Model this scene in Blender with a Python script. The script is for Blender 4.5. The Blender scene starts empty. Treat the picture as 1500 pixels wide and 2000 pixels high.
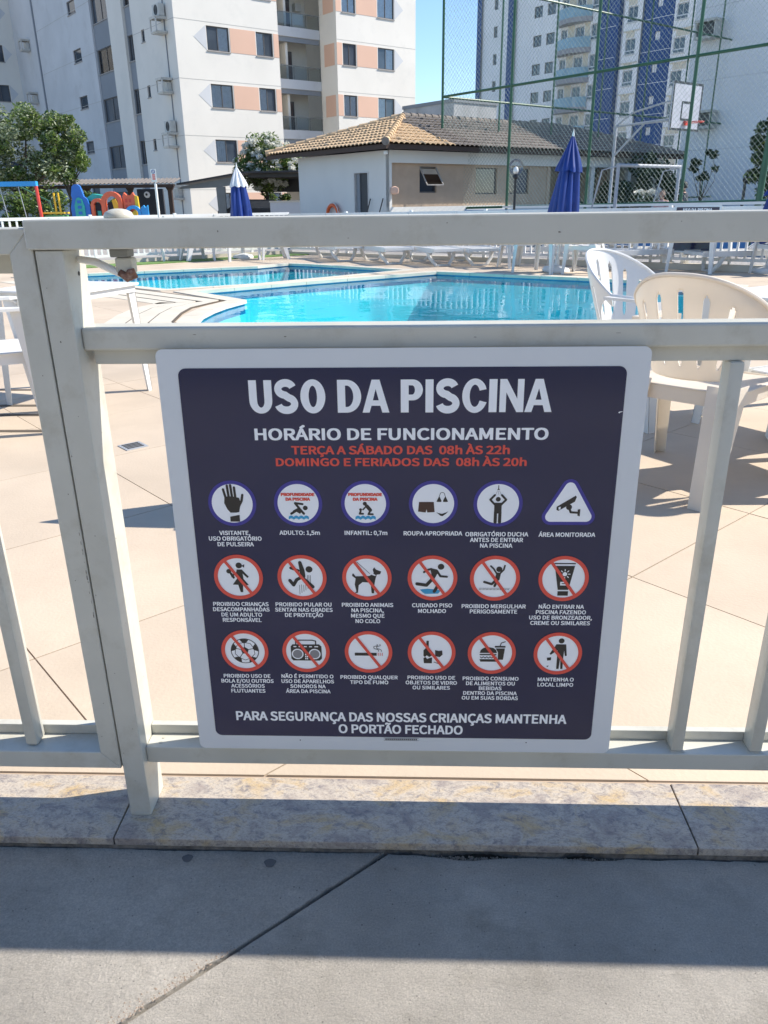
import bpy, bmesh, math, random
from math import sin, cos, pi, radians, atan2, hypot, sqrt
from mathutils import Vector, Matrix, noise
from mathutils.geometry import tessellate_polygon
random.seed(11)
SC = bpy.context.scene
COL = SC.collection

# ---------------------------------------------------------------- camera
cam_data = bpy.data.cameras.new('camera')
cam = bpy.data.objects.new('camera', cam_data)
COL.objects.link(cam)
cam_data.sensor_fit = 'VERTICAL'
cam_data.sensor_height = 36.0
cam_data.lens = 1511.5 / 2000 * 36
cam_data.clip_start = 0.02
cam_data.clip_end = 2000
_p, _y, _r = radians(21.81), radians(2.34), radians(-0.78)
_fw = Vector((-sin(_y) * cos(_p), cos(_y) * cos(_p), -sin(_p)))
_rt = Vector((cos(_y), sin(_y), 0))
_up = _rt.cross(_fw)
_r2 = cos(_r) * _rt + sin(_r) * _up
_u2 = -sin(_r) * _rt + cos(_r) * _up
_m = Matrix((_r2, _u2, -_fw)).transposed().to_4x4()
_m.translation = Vector((0, 0, 1.19))
cam.matrix_world = _m
SC.camera = cam

# ---------------------------------------------------------------- sky, sun, exposure
SUN_AZ, SUN_EL = 13.5, 43.5          # azimuth measured from +X towards +Y
world = bpy.data.worlds.new('World')
SC.world = world
world.use_nodes = True
_nt = world.node_tree
_nt.nodes.clear()
_sky = _nt.nodes.new('ShaderNodeTexSky')
_sky.sky_type = 'NISHITA'
_sky.sun_disc = False
_sky.sun_elevation = radians(SUN_EL)
_sky.sun_rotation = radians(90 - SUN_AZ)
_sky.altitude = 0
_sky.air_density = 1.0
_sky.dust_density = 0.0
_sky.ozone_density = 5.0
_bg = _nt.nodes.new('ShaderNodeBackground')
_bg.inputs['Strength'].default_value = 0.125
_wo = _nt.nodes.new('ShaderNodeOutputWorld')
_nt.links.new(_sky.outputs[0], _bg.inputs[0])
_nt.links.new(_bg.outputs[0], _wo.inputs[0])
sun_d = bpy.data.lights.new('sun', 'SUN')
sun_d.energy = 4.5
sun_d.angle = radians(0.55)
sun_d.color = (1.0, 0.93, 0.83)
sun = bpy.data.objects.new('sun', sun_d)
COL.objects.link(sun)
_ts = Vector((cos(radians(SUN_AZ)) * cos(radians(SUN_EL)), sin(radians(SUN_AZ)) * cos(radians(SUN_EL)), sin(radians(SUN_EL))))
sun.rotation_euler = _ts.to_track_quat('Z', 'Y').to_euler()
sun.location = (20, 5, 30)
SC.view_settings.view_transform = 'Standard'
SC.view_settings.look = 'None'
SC.view_settings.gamma = 1
SC.view_settings.use_curve_mapping = False
SC.view_settings.exposure = 0.82
SC.render.engine = 'CYCLES'
SC.cycles.max_bounces = 10
SC.cycles.transparent_max_bounces = 24
SC.cycles.use_denoising = True

# ---------------------------------------------------------------- materials
def M(name, col, rough=0.5, metal=0.0, var=0.10, vs=3.0, bump=0.0, bs=60.0, spec=0.5, trans=0.0, col2=None, dirt=None, dscale=1.2, coord='Object', bdist=0.004):
    m = bpy.data.materials.new(name)
    m.use_nodes = True
    nt = m.node_tree
    b = nt.nodes['Principled BSDF']
    tc = nt.nodes.new('ShaderNodeTexCoord')
    n = nt.nodes.new('ShaderNodeTexNoise')
    n.inputs['Scale'].default_value = vs
    n.inputs['Detail'].default_value = 6
    nt.links.new(tc.outputs[coord], n.inputs['Vector'])
    rp = nt.nodes.new('ShaderNodeValToRGB')
    c2 = col2 if col2 else tuple(c * (1 - var) for c in col)
    c1 = col if col2 else tuple(min(1, c * (1 + var * .5)) for c in col)
    rp.color_ramp.elements[0].position = .35
    rp.color_ramp.elements[1].position = .65
    rp.color_ramp.elements[0].color = (*c2, 1)
    rp.color_ramp.elements[1].color = (*c1, 1)
    nt.links.new(n.outputs['Fac'], rp.inputs['Fac'])
    out = rp.outputs['Color']
    if dirt:
        n2 = nt.nodes.new('ShaderNodeTexNoise')
        n2.inputs['Scale'].default_value = dscale
        n2.inputs['Detail'].default_value = 9
        n2.inputs['Roughness'].default_value = .7
        nt.links.new(tc.outputs[coord], n2.inputs['Vector'])
        r2 = nt.nodes.new('ShaderNodeValToRGB')
        r2.color_ramp.elements[0].position = .52
        r2.color_ramp.elements[1].position = .72
        r2.color_ramp.elements[0].color = (0, 0, 0, 1)
        r2.color_ramp.elements[1].color = (.8, .8, .8, 1)
        nt.links.new(n2.outputs['Fac'], r2.inputs['Fac'])
        mx = nt.nodes.new('ShaderNodeMix')
        mx.data_type = 'RGBA'
        nt.links.new(r2.outputs['Color'], mx.inputs['Factor'])
        nt.links.new(out, mx.inputs[6])
        mx.inputs[7].default_value = (*dirt, 1)
        out = mx.outputs[2]
    nt.links.new(out, b.inputs['Base Color'])
    b.inputs['Roughness'].default_value = rough
    b.inputs['Metallic'].default_value = metal
    b.inputs['Specular IOR Level'].default_value = spec
    if bump:
        nb = nt.nodes.new('ShaderNodeTexNoise')
        nb.inputs['Scale'].default_value = bs
        nb.inputs['Detail'].default_value = 5
        nt.links.new(tc.outputs[coord], nb.inputs['Vector'])
        bp = nt.nodes.new('ShaderNodeBump')
        bp.inputs['Strength'].default_value = bump
        bp.inputs['Distance'].default_value = bdist
        nt.links.new(nb.outputs['Fac'], bp.inputs['Height'])
        nt.links.new(bp.outputs['Normal'], b.inputs['Normal'])
    if trans:
        tr = nt.nodes.new('ShaderNodeBsdfTranslucent')
        nt.links.new(out, tr.inputs['Color'])
        ms = nt.nodes.new('ShaderNodeMixShader')
        ms.inputs[0].default_value = trans
        nt.links.new(b.outputs[0], ms.inputs[1])
        nt.links.new(tr.outputs[0], ms.inputs[2])
        nt.links.new(ms.outputs[0], nt.nodes['Material Output'].inputs['Surface'])
    return m

def leaf_mat(name, c1, c2, c3):
    m = bpy.data.materials.new(name)
    m.use_nodes = True
    nt = m.node_tree
    b = nt.nodes['Principled BSDF']
    g = nt.nodes.new('ShaderNodeNewGeometry')
    rp = nt.nodes.new('ShaderNodeValToRGB')
    rp.color_ramp.elements[0].color = (*c1, 1)
    rp.color_ramp.elements[1].color = (*c3, 1)
    e = rp.color_ramp.elements.new(.5)
    e.color = (*c2, 1)
    nt.links.new(g.outputs['Random Per Island'], rp.inputs['Fac'])
    nt.links.new(rp.outputs['Color'], b.inputs['Base Color'])
    b.inputs['Roughness'].default_value = .45
    tr = nt.nodes.new('ShaderNodeBsdfTranslucent')
    nt.links.new(rp.outputs['Color'], tr.inputs['Color'])
    ms = nt.nodes.new('ShaderNodeMixShader')
    ms.inputs[0].default_value = .3
    nt.links.new(b.outputs[0], ms.inputs[1])
    nt.links.new(tr.outputs[0], ms.inputs[2])
    nt.links.new(ms.outputs[0], nt.nodes['Material Output'].inputs['Surface'])
    return m

def glassy(name, tint, fac_scale=1.0, rough=0.02, ior=1.33, wave=0.0, wscale=2.0):
    """clear sheet: tinted see-through plus mirror reflection by Fresnel"""
    m = bpy.data.materials.new(name)
    m.use_nodes = True
    nt = m.node_tree
    nt.nodes.remove(nt.nodes['Principled BSDF'])
    tp = nt.nodes.new('ShaderNodeBsdfTransparent')
    tp.inputs['Color'].default_value = (*tint, 1)
    gl = nt.nodes.new('ShaderNodeBsdfGlossy')
    gl.inputs['Roughness'].default_value = rough
    fr = nt.nodes.new('ShaderNodeFresnel')
    fr.inputs['IOR'].default_value = ior
    ml = nt.nodes.new('ShaderNodeMath')
    ml.operation = 'MULTIPLY'
    ml.inputs[1].default_value = fac_scale
    ms = nt.nodes.new('ShaderNodeMixShader')
    nt.links.new(fr.outputs[0], ml.inputs[0])
    nt.links.new(ml.outputs[0], ms.inputs[0])
    nt.links.new(tp.outputs[0], ms.inputs[1])
    nt.links.new(gl.outputs[0], ms.inputs[2])
    nt.links.new(ms.outputs[0], nt.nodes['Material Output'].inputs['Surface'])
    if wave:
        tc = nt.nodes.new('ShaderNodeTexCoord')
        n = nt.nodes.new('ShaderNodeTexNoise')
        n.inputs['Scale'].default_value = wscale
        n.inputs['Detail'].default_value = 3
        nt.links.new(tc.outputs['Object'], n.inputs['Vector'])
        bp = nt.nodes.new('ShaderNodeBump')
        bp.inputs['Strength'].default_value = wave
        bp.inputs['Distance'].default_value = .02
        nt.links.new(n.outputs['Fac'], bp.inputs['Height'])
        nt.links.new(bp.outputs['Normal'], gl.inputs['Normal'])
        nt.links.new(bp.outputs['Normal'], fr.inputs['Normal'])
    return m

def granite_mat():
    m = M('granite', (.62, .54, .40), .35, bump=.15, bs=250)
    nt = m.node_tree
    b = nt.nodes['Principled BSDF']
    tc = nt.nodes.new('ShaderNodeTexCoord')
    mp = nt.nodes.new('ShaderNodeMapping')
    mp.inputs['Rotation'].default_value = (0, 0, .5)
    mp.inputs['Scale'].default_value = (1, 1.5, 1)
    nt.links.new(tc.outputs['Object'], mp.inputs[0])
    def nz(s, d, rg=.6, dist=0):
        n = nt.nodes.new('ShaderNodeTexNoise')
        n.inputs['Scale'].default_value = s
        n.inputs['Detail'].default_value = d
        n.inputs['Roughness'].default_value = rg
        n.inputs['Distortion'].default_value = dist
        nt.links.new(mp.outputs[0], n.inputs['Vector'])
        return n
    big, mid, fine = nz(10, 5, .65, .6), nz(42, 8, .82, .7), nz(170, 4, .7)
    r1 = nt.nodes.new('ShaderNodeValToRGB')
    cr = r1.color_ramp
    cr.elements[0].position = .36; cr.elements[0].color = (.34, .29, .25, 1)
    cr.elements[1].position = .66; cr.elements[1].color = (.50, .37, .20, 1)
    e = cr.elements.new(.5); e.color = (.50, .44, .36, 1)
    nt.links.new(big.outputs['Fac'], r1.inputs['Fac'])
    r2 = nt.nodes.new('ShaderNodeValToRGB')
    r2.color_ramp.elements[0].position = .50; r2.color_ramp.elements[0].color = (0, 0, 0, 1)
    r2.color_ramp.elements[1].position = .62; r2.color_ramp.elements[1].color = (.85, .85, .85, 1)
    nt.links.new(mid.outputs['Fac'], r2.inputs['Fac'])
    x1 = nt.nodes.new('ShaderNodeMix'); x1.data_type = 'RGBA'
    nt.links.new(r2.outputs['Color'], x1.inputs['Factor'])
    nt.links.new(r1.outputs['Color'], x1.inputs[6])
    x1.inputs[7].default_value = (.17, .16, .17, 1)
    r3 = nt.nodes.new('ShaderNodeValToRGB')
    r3.color_ramp.elements[0].position = .48; r3.color_ramp.elements[0].color = (0, 0, 0, 1)
    r3.color_ramp.elements[1].position = .68; r3.color_ramp.elements[1].color = (.55, .55, .55, 1)
    nt.links.new(fine.outputs['Fac'], r3.inputs['Fac'])
    x2 = nt.nodes.new('ShaderNodeMix'); x2.data_type = 'RGBA'
    nt.links.new(r3.outputs['Color'], x2.inputs['Factor'])
    nt.links.new(x1.outputs[2], x2.inputs[6])
    x2.inputs[7].default_value = (.20, .15, .13, 1)
    nt.links.new(x2.outputs[2], b.inputs['Base Color'])
    return m

def concrete_mat():
    m = M('walkway_concrete', (.66, .61, .535), .93, var=.20, vs=2.6, dirt=(.45, .41, .345), dscale=5.5)
    nt = m.node_tree; b = nt.nodes['Principled BSDF']; tc = nt.nodes.new('ShaderNodeTexCoord')
    def nz(s, d, rg, strch=None):
        n = nt.nodes.new('ShaderNodeTexNoise'); n.inputs['Scale'].default_value = s; n.inputs['Detail'].default_value = d; n.inputs['Roughness'].default_value = rg
        if strch:
            mp = nt.nodes.new('ShaderNodeMapping'); mp.inputs['Rotation'].default_value = (0, 0, .5); mp.inputs['Scale'].default_value = strch
            nt.links.new(tc.outputs['Object'], mp.inputs[0]); nt.links.new(mp.outputs[0], n.inputs['Vector'])
        else: nt.links.new(tc.outputs['Object'], n.inputs['Vector'])
        return n.outputs['Fac']
    def mth(op, a, c):
        q = nt.nodes.new('ShaderNodeMath'); q.operation = op
        for i, v in enumerate((a, c)):
            if isinstance(v, (int, float)): q.inputs[i].default_value = v
            else: nt.links.new(v, q.inputs[i])
        return q.outputs[0]
    h = mth('ADD', mth('MULTIPLY', nz(165, 9, .82), 1.5), mth('MULTIPLY', nz(45, 5, .7, (1, 2.4, 1)), 1.0))
    vo = nt.nodes.new('ShaderNodeTexVoronoi'); vo.inputs['Scale'].default_value = 75; nt.links.new(tc.outputs['Object'], vo.inputs['Vector'])
    pit = mth('LESS_THAN', vo.outputs['Distance'], .10)
    pit = mth('MULTIPLY', pit, mth('GREATER_THAN', nz(9, 3, .5), .53))
    h = mth('SUBTRACT', h, mth('MULTIPLY', pit, .5))
    bp = nt.nodes.new('ShaderNodeBump'); bp.inputs['Strength'].default_value = 1.0; bp.inputs['Distance'].default_value = .0085
    nt.links.new(h, bp.inputs['Height']); nt.links.new(bp.outputs[0], b.inputs['Normal'])
    src = b.inputs['Base Color'].links[0].from_socket
    g = nz(300, 4, .7); mr = nt.nodes.new('ShaderNodeMapRange'); mr.inputs[1].default_value = .3; mr.inputs[2].default_value = .7; mr.inputs[3].default_value = .72; mr.inputs[4].default_value = 1.14
    nt.links.new(g, mr.inputs[0])
    # trowel streaks, dark specks in the mix, and recess shade painted into the pits
    st = nz(24, 8, .8, (1, 1.7, 1)); mr2 = nt.nodes.new('ShaderNodeMapRange'); mr2.inputs[1].default_value = .35; mr2.inputs[2].default_value = .65; mr2.inputs[3].default_value = .90; mr2.inputs[4].default_value = 1.05
    nt.links.new(st, mr2.inputs[0])
    v2 = nt.nodes.new('ShaderNodeTexVoronoi'); v2.inputs['Scale'].default_value = 46; nt.links.new(tc.outputs['Object'], v2.inputs['Vector'])
    speck = mth('MULTIPLY', mth('LESS_THAN', v2.outputs['Distance'], .085), mth('GREATER_THAN', nz(14, 3, .6), .50))
    dark = mth('SUBTRACT', 1.0, mth('ADD', mth('MULTIPLY', speck, .45), mth('MULTIPLY', pit, .40)))
    k = mth('MULTIPLY', mth('MULTIPLY', mr.outputs[0], mr2.outputs[0]), dark)
    vm = nt.nodes.new('ShaderNodeVectorMath'); vm.operation = 'SCALE'; nt.links.new(src, vm.inputs[0]); nt.links.new(k, vm.inputs['Scale'])
    nt.links.new(vm.outputs[0], b.inputs['Base Color'])
    return m
MT = {}
def mt(k): return MT[k]
MT['alu'] = M('painted_aluminium', (.53, .525, .465), .34, var=.06, vs=8, dirt=(.41, .39, .32), dscale=11, bump=.03, bs=30)
MT['alu_dirty'] = M('painted_aluminium_worn', (.50, .49, .42), .40, var=.06, vs=8, dirt=(.40, .33, .24), dscale=20)
MT['white_metal'] = M('white_painted_metal', (.78, .78, .76), .4, var=.04)
MT['white_plastic'] = M('white_plastic', (.80, .80, .78), .35, var=.03, trans=.18)
MT['cream_plastic'] = M('cream_plastic', (.85, .79, .70), .35, var=.05, vs=5, trans=.38)
MT['tile'] = M('deck_tile_stone', (.53, .435, .33), .7, var=.11, vs=1.6, bump=.25, bs=90, dirt=(.47, .38, .285), dscale=1.4, coord='Object')
def per_object_tone(m, lo, hi):
    nt = m.node_tree; b = nt.nodes['Principled BSDF']; src = b.inputs['Base Color'].links[0].from_socket
    oi = nt.nodes.new('ShaderNodeObjectInfo'); mr = nt.nodes.new('ShaderNodeMapRange'); mr.inputs[3].default_value = lo; mr.inputs[4].default_value = hi
    nt.links.new(oi.outputs['Random'], mr.inputs[0])
    vm = nt.nodes.new('ShaderNodeVectorMath'); vm.operation = 'SCALE'; nt.links.new(src, vm.inputs[0]); nt.links.new(mr.outputs[0], vm.inputs['Scale']); nt.links.new(vm.outputs[0], b.inputs['Base Color'])
per_object_tone(MT['tile'], .93, 1.04)
MT['mortar'] = M('old_mortar', (.20, .18, .155), .95, var=.4, vs=60, bump=.8, bs=200)
MT['chip'] = M('paint_chip', (.20, .18, .15), .7, var=.3, vs=90)
MT['grout'] = M('deck_joint', (.46, .36, .275), .9, var=.1)
MT['coping'] = M('coping_stone', (.60, .55, .45), .6, var=.08, vs=4, bump=.2, bs=80)
MT['groove'] = M('dark_groove', (.10, .08, .06), .9)
MT['concrete_x'] = M('walkway_concrete_plain', (.42, .405, .375), .92, var=.12, vs=3.5, bump=1.0, bs=330, dirt=(.35, .335, .305), dscale=6, bdist=.0035)
MT['concrete'] = concrete_mat()
MT['soil'] = M('dark_soil', (.07, .055, .04), 1, var=.5, vs=40, bump=1, bs=100)
MT['granite'] = granite_mat()
MT['pool_tile'] = M('pool_tile_blue', (.38, .88, .94), .3, var=.06, vs=1.5)
MT['pool_tile_dark'] = M('pool_tile_deep_blue', (.03, .22, .42), .3, var=.1)
MT['water'] = glassy('pool_water', (.42, .92, .97), .85, .01, 1.33, .35, 1.7)
MT['navy'] = M('navy_print', (.008, .012, .056), .13, var=.15, vs=2, bump=.05, bs=6, bdist=.01)
MT['sign_white'] = M('sign_white_plate', (.64, .67, .69), .3, var=.03)
MT['p_white'] = M('white_print', (.86, .88, .90), .35, var=.02)
MT['p_blue'] = M('blue_print', (.035, .03, .26), .35, var=.05)
MT['p_red'] = M('red_print', (.72, .075, .05), .35, var=.03)
MT['p_black'] = M('black_print', (.018, .016, .015), .4)
MT['p_brown'] = M('brown_print', (.06, .025, .018), .4)
MT['p_cyan'] = M('cyan_print', (.03, .33, .58), .4)
MT['p_grey'] = M('grey_print', (.22, .22, .23), .4)
MT['wall'] = M('cream_render_wall', (.70, .67, .61), .85, var=.05, vs=.35, dirt=(.62, .60, .55), dscale=.6, bump=.1, bs=8)
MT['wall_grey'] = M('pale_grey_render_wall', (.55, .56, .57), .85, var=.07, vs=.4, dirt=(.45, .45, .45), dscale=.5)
MT['wall_slate'] = M('slate_grey_render', (.23, .25, .275), .8, var=.06, vs=.5)
MT['salmon'] = M('salmon_paint', (.66, .43, .32), .85, var=.04, vs=.5)
MT['line'] = M('wall_joint', (.42, .41, .38), .9)
MT['winframe'] = M('window_frame_dark', (.10, .09, .085), .5)
MT['winframe_w'] = M('window_frame_light', (.55, .55, .54), .5)
MT['glass_dark'] = M('window_glass', (.05, .065, .085), .06, var=.3, vs=.8, spec=.8)
MT['room'] = M('dark_room', (.035, .04, .05), .9)
MT['curtain'] = M('curtain_cloth', (.82, .83, .85), .9, var=.1, vs=6)
MT['sill'] = M('stone_sill', (.34, .32, .30), .7)
MT['balglass'] = glassy('balcony_glass', (.78, .82, .83), 1.0, .03, 1.45)
MT['ac'] = M('air_conditioner_case', (.52, .51, .47), .5, var=.1)
MT['dark'] = M('dark_metal', (.035, .035, .035), .5)
MT['tower_white'] = M('tower_white_render', (.80, .80, .80), .8, var=.05, vs=.3)
MT['tower_blue'] = M('tower_blue_render', (.016, .060, .21), .8, var=.08, vs=.3)
MT['tower_cream'] = M('tower_cream_trim', (.66, .60, .48), .8)
MT['balc_grey'] = M('balcony_grey', (.30, .29, .31), .8)
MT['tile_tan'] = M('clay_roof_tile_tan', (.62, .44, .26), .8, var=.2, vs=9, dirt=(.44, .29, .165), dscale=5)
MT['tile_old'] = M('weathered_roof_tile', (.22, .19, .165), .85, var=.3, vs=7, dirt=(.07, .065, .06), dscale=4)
MT['brown_wall'] = M('brown_render', (.42, .32, .235), .85, var=.06)
MT['ph_wall'] = M('pool_house_white_render', (.66, .66, .63), .85, var=.04, vs=.8)
MT['wood_dark'] = M('dark_stained_wood', (.05, .03, .022), .7)
MT['green'] = M('green_painted_steel', (.03, .11, .06), .4, var=.15)
MT['wire'] = M('galvanised_wire', (.26, .33, .30), .4, metal=.2)
MT['blue_wall'] = M('blue_painted_wall', (.10, .26, .50), .8, var=.08, vs=.7)
MT['blue_cloth'] = M('royal_blue_canvas', (.003, .027, .19), .45, var=.15, vs=4, bump=.1, bs=20)
MT['white_cloth'] = M('white_canvas', (.72, .73, .76), .7, var=.05, vs=5, trans=.15)
MT['pale_post'] = M('faded_grey_post', (.36, .38, .42), .6)
MT['steel'] = M('galvanised_steel', (.50, .52, .54), .35, metal=.5)
MT['black'] = M('black_paint', (.015, .015, .017), .4)
MT['board'] = M('basket_board_white', (.42, .44, .50), .5)
MT['orange'] = M('orange_plastic', (.75, .13, .03), .4)
MT['red'] = M('red_plastic', (.62, .06, .04), .4)
MT['toy_or'] = M('orange_red_plastic', (.78, .14, .06), .4)
MT['toy_blue'] = M('blue_plastic', (.02, .16, .55), .4)
MT['toy_sky'] = M('sky_blue_plastic', (.03, .33, .72), .4)
MT['toy_teal'] = M('teal_plastic', (.03, .42, .36), .4)
MT['toy_yel'] = M('yellow_plastic', (.85, .52, .03), .4)
MT['toy_green'] = M('green_plastic', (.08, .30, .10), .4)
MT['asphalt'] = M('grey_paving', (.36, .34, .31), .9, var=.15, vs=.4)
MT['lawn'] = M('artificial_grass', (.13, .23, .06), .95, var=.3, vs=12, bump=.6, bs=120)
MT['bark'] = M('bark', (.10, .075, .055), .95, var=.3, vs=12, bump=.7, bs=30)
MT['roof_grey'] = M('fibre_cement_roof', (.17, .155, .145), .9, var=.2, vs=2, dirt=(.09, .08, .075), dscale=2)
MT['roof_dark'] = M('dark_metal_roof', (.035, .034, .036), .6, var=.2)
MT['post_grey'] = M('grey_painted_post', (.20, .21, .20), .6)
MT['skin'] = M('skin', (.42, .24, .17), .6)
MT['hair'] = M('dark_hair', (.02, .015, .012), .6)
MT['pink_cloth'] = M('pale_pink_shirt', (.50, .32, .31), .8)
MT['dark_cloth'] = M('dark_cloth', (.03, .04, .06), .8)
MT['rust'] = M('rusty_steel', (.20, .10, .07), .8, var=.5, vs=60, dirt=(.45, .35, .30), dscale=50, bump=.6, bs=150)
MT['globe'] = glassy('clear_globe', (.93, .95, .96), .9, .03, 1.45)
MT['lamp_core'] = M('white_lamp_core', (.8, .8, .78), .4)
MT['leaf_a'] = leaf_mat('leaf_bright', (.05, .10, .02), (.13, .21, .045), (.26, .34, .08))
MT['leaf_b'] = leaf_mat('leaf_grey_green', (.08, .12, .06), (.20, .25, .13), (.42, .46, .32))
MT['leaf_c'] = leaf_mat('leaf_dark', (.015, .035, .012), (.03, .06, .02), (.05, .10, .03))
MT['petal'] = leaf_mat('petal_white', (.6, .6, .52), (.75, .75, .68), (.8, .8, .75))

MT['tower_glass'] = M('tower_balcony_glass', (.22, .36, .44), .12, var=.15, vs=1)
MT['annex_wall'] = M('stained_render', (.42, .43, .44), .9, var=.15, vs=.8, dirt=(.20, .20, .20), dscale=1.2)
MT['door_shade'] = M('dark_doorway', (.05, .055, .06), .6)

# ---------------------------------------------------------------- mesh builder
class MB:
    def __init__(s): s.v = []; s.f = []
    def add(s, vs, fs):
        o = len(s.v)
        s.v += [tuple(v) for v in vs]
        s.f += [tuple(i + o for i in f) for f in fs]
        return s
    def box(s, x0, x1, y0, y1, z0, z1):
        return s.add([(x0, y0, z0), (x1, y0, z0), (x1, y1, z0), (x0, y1, z0), (x0, y0, z1), (x1, y0, z1), (x1, y1, z1), (x0, y1, z1)],
                     [(0, 3, 2, 1), (4, 5, 6, 7), (0, 1, 5, 4), (1, 2, 6, 5), (2, 3, 7, 6), (3, 0, 4, 7)])
    def bar(s, a, b, w, h=None, up=(0, 0, 1)):
        """rectangular bar between two points"""
        a = Vector(a); b = Vector(b); h = h or w
        d = (b - a).normalized(); u = Vector(up)
        if abs(d.dot(u)) > .98: u = Vector((0, 1, 0))
        r = d.cross(u).normalized() * w / 2; u = r.cross(d).normalized() * h / 2
        vs = [a - r - u, a + r - u, a + r + u, a - r + u, b - r - u, b + r - u, b + r + u, b - r + u]
        return s.add(vs, [(0, 3, 2, 1), (4, 5, 6, 7), (0, 1, 5, 4), (1, 2, 6, 5), (2, 3, 7, 6), (3, 0, 4, 7)])
    def tube(s, pts, r, n=8, cap=True):
        pts = [Vector(p) for p in pts]
        rr = r if isinstance(r, (list, tuple)) else [r] * len(pts)
        rings = []
        pu = None
        for i, p in enumerate(pts):
            d = (pts[min(i + 1, len(pts) - 1)] - pts[max(i - 1, 0)]).normalized()
            if pu is None:
                pu = Vector((0, 0, 1)) if abs(d.z) < .9 else Vector((1, 0, 0))
            a = d.cross(pu).normalized(); b = a.cross(d).normalized(); pu = b
            rings.append([p + (a * cos(2 * pi * k / n) + b * sin(2 * pi * k / n)) * rr[i] for k in range(n)])
        vs = [v for rg in rings for v in rg]
        fs = []
        for i in range(len(pts) - 1):
            for k in range(n):
                k2 = (k + 1) % n
                fs.append((i * n + k, i * n + k2, (i + 1) * n + k2, (i + 1) * n + k))
        if cap:
            fs.append(tuple(range(n))[::-1]); fs.append(tuple((len(pts) - 1) * n + k for k in range(n)))
        return s.add(vs, fs)
    def lathe(s, prof, n=24, c=(0, 0, 0), fold=0, amp=0.0, ph=0):
        vs = []
        for r, z in prof:
            for k in range(n):
                t = 2 * pi * k / n
                q = r * (1 + amp * cos(fold * t + ph)) if fold else r
                vs.append((c[0] + q * cos(t), c[1] + q * sin(t), c[2] + z))
        fs = []
        for i in range(len(prof) - 1):
            for k in range(n):
                k2 = (k + 1) % n
                fs.append((i * n + k, i * n + k2, (i + 1) * n + k2, (i + 1) * n + k))
        fs.append(tuple(range(n))[::-1]); fs.append(tuple((len(prof) - 1) * n + k for k in range(n)))
        return s.add(vs, fs)
    def prism(s, pts, lo, hi, axis='z'):
        """polygon pts (2-D) extruded between lo and hi along axis; concave ok"""
        n = len(pts)
        def P(p, h):
            return {'z': (p[0], p[1], h), 'y': (p[0], h, p[1]), 'x': (h, p[0], p[1])}[axis]
        tri = tessellate_polygon([[Vector((p[0], p[1], 0)) for p in pts]])
        vs = [P(p, lo) for p in pts] + [P(p, hi) for p in pts]
        fs = [tuple(t) for t in tri] + [tuple(i + n for i in t) for t in tri]
        fs += [(i, (i + 1) % n, (i + 1) % n + n, i + n) for i in range(n)]
        return s.add(vs, fs)
    def rbox(s, x0, x1, y0, y1, z0, z1, r=.004):
        """box with small chamfers on its long edges (all edges)"""
        bm = bmesh.new()
        bmesh.ops.create_cube(bm, size=1)
        for v in bm.verts:
            v.co = Vector(((x0 + x1) / 2 + v.co.x * (x1 - x0), (y0 + y1) / 2 + v.co.y * (y1 - y0), (z0 + z1) / 2 + v.co.z * (z1 - z0)))
        bmesh.ops.bevel(bm, geom=bm.edges[:], offset=r, segments=2, affect='EDGES', profile=.5)
        bm.verts.index_update()
        s.add([v.co[:] for v in bm.verts], [tuple(v.index for v in f.verts) for f in bm.faces])
        bm.free()
        return s
    def build(s, name, mat, parent=None, smooth=False, fix=True, loc=None, label=None):
        me = bpy.data.meshes.new(name)
        me.from_pydata(s.v, [], s.f)
        if fix:
            bm = bmesh.new(); bm.from_mesh(me)
            bmesh.ops.recalc_face_normals(bm, faces=bm.faces[:])
            bm.to_mesh(me); bm.free()
        me.update()
        if smooth:
            me.polygons.foreach_set('use_smooth', [True] * len(me.polygons))
            try: me.set_sharp_from_angle(angle=radians(40))
            except Exception: pass
        o = bpy.data.objects.new(name, me)
        COL.objects.link(o)
        if mat: me.materials.append(MT[mat] if isinstance(mat, str) else mat)
        if parent: o.parent = parent
        if loc: o.location = loc
        if label: o['label'] = label
        return o

def tag(o, label=None, cat=None, group=None, kind=None):
    if label: o['label'] = label
    if cat: o['category'] = cat
    if group: o['group'] = group
    if kind: o['kind'] = kind
    return o
def empty(name, loc=(0, 0, 0), rz=0.0, label=None, cat=None, group=None, kind=None):
    o = bpy.data.objects.new(name, None)
    o.empty_display_size = .1
    COL.objects.link(o)
    o.location = loc
    o.rotation_euler = (0, 0, rz)
    return tag(o, label, cat, group, kind)
def inst(name, src, parent, loc=(0, 0, 0), rz=0.0, scale=None, mat=None):
    o = bpy.data.objects.new(name, src.data)
    COL.objects.link(o)
    o.parent = parent
    o.location = loc
    o.rotation_euler = (0, 0, rz)
    if scale: o.scale = scale
    return o
def kids(o): return [c for c in bpy.data.objects if c.parent == o]
def copy_tree(o, parent=None, loc=None, rz=None, label=None):
    c = o.copy(); COL.objects.link(c)
    if parent: c.parent = parent
    for ch in kids(o): copy_tree(ch, c)
    if loc is not None: c.location = loc
    if rz is not None: c.rotation_euler = (0, 0, rz)
    if label: c['label'] = label
    return c
def D2(a): return Vector((cos(radians(a)), sin(radians(a))))

# ================================================================= SETTING
def flat(name, outer, holes, z, mat, parent=None, kind='structure', label=None):
    polys = [[Vector((x, y, 0)) for x, y in outer]] + [[Vector((x, y, 0)) for x, y in h] for h in holes]
    tri = tessellate_polygon(polys)
    vs = [(p.x, p.y, z) for poly in polys for p in poly]
    b = MB(); b.add(vs, tri)
    o = b.build(name, mat, parent)
    if o.data.polygons[0].normal.z < 0: o.data.flip_normals()
    return tag(o, label, kind=kind if parent is None else None)

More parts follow.
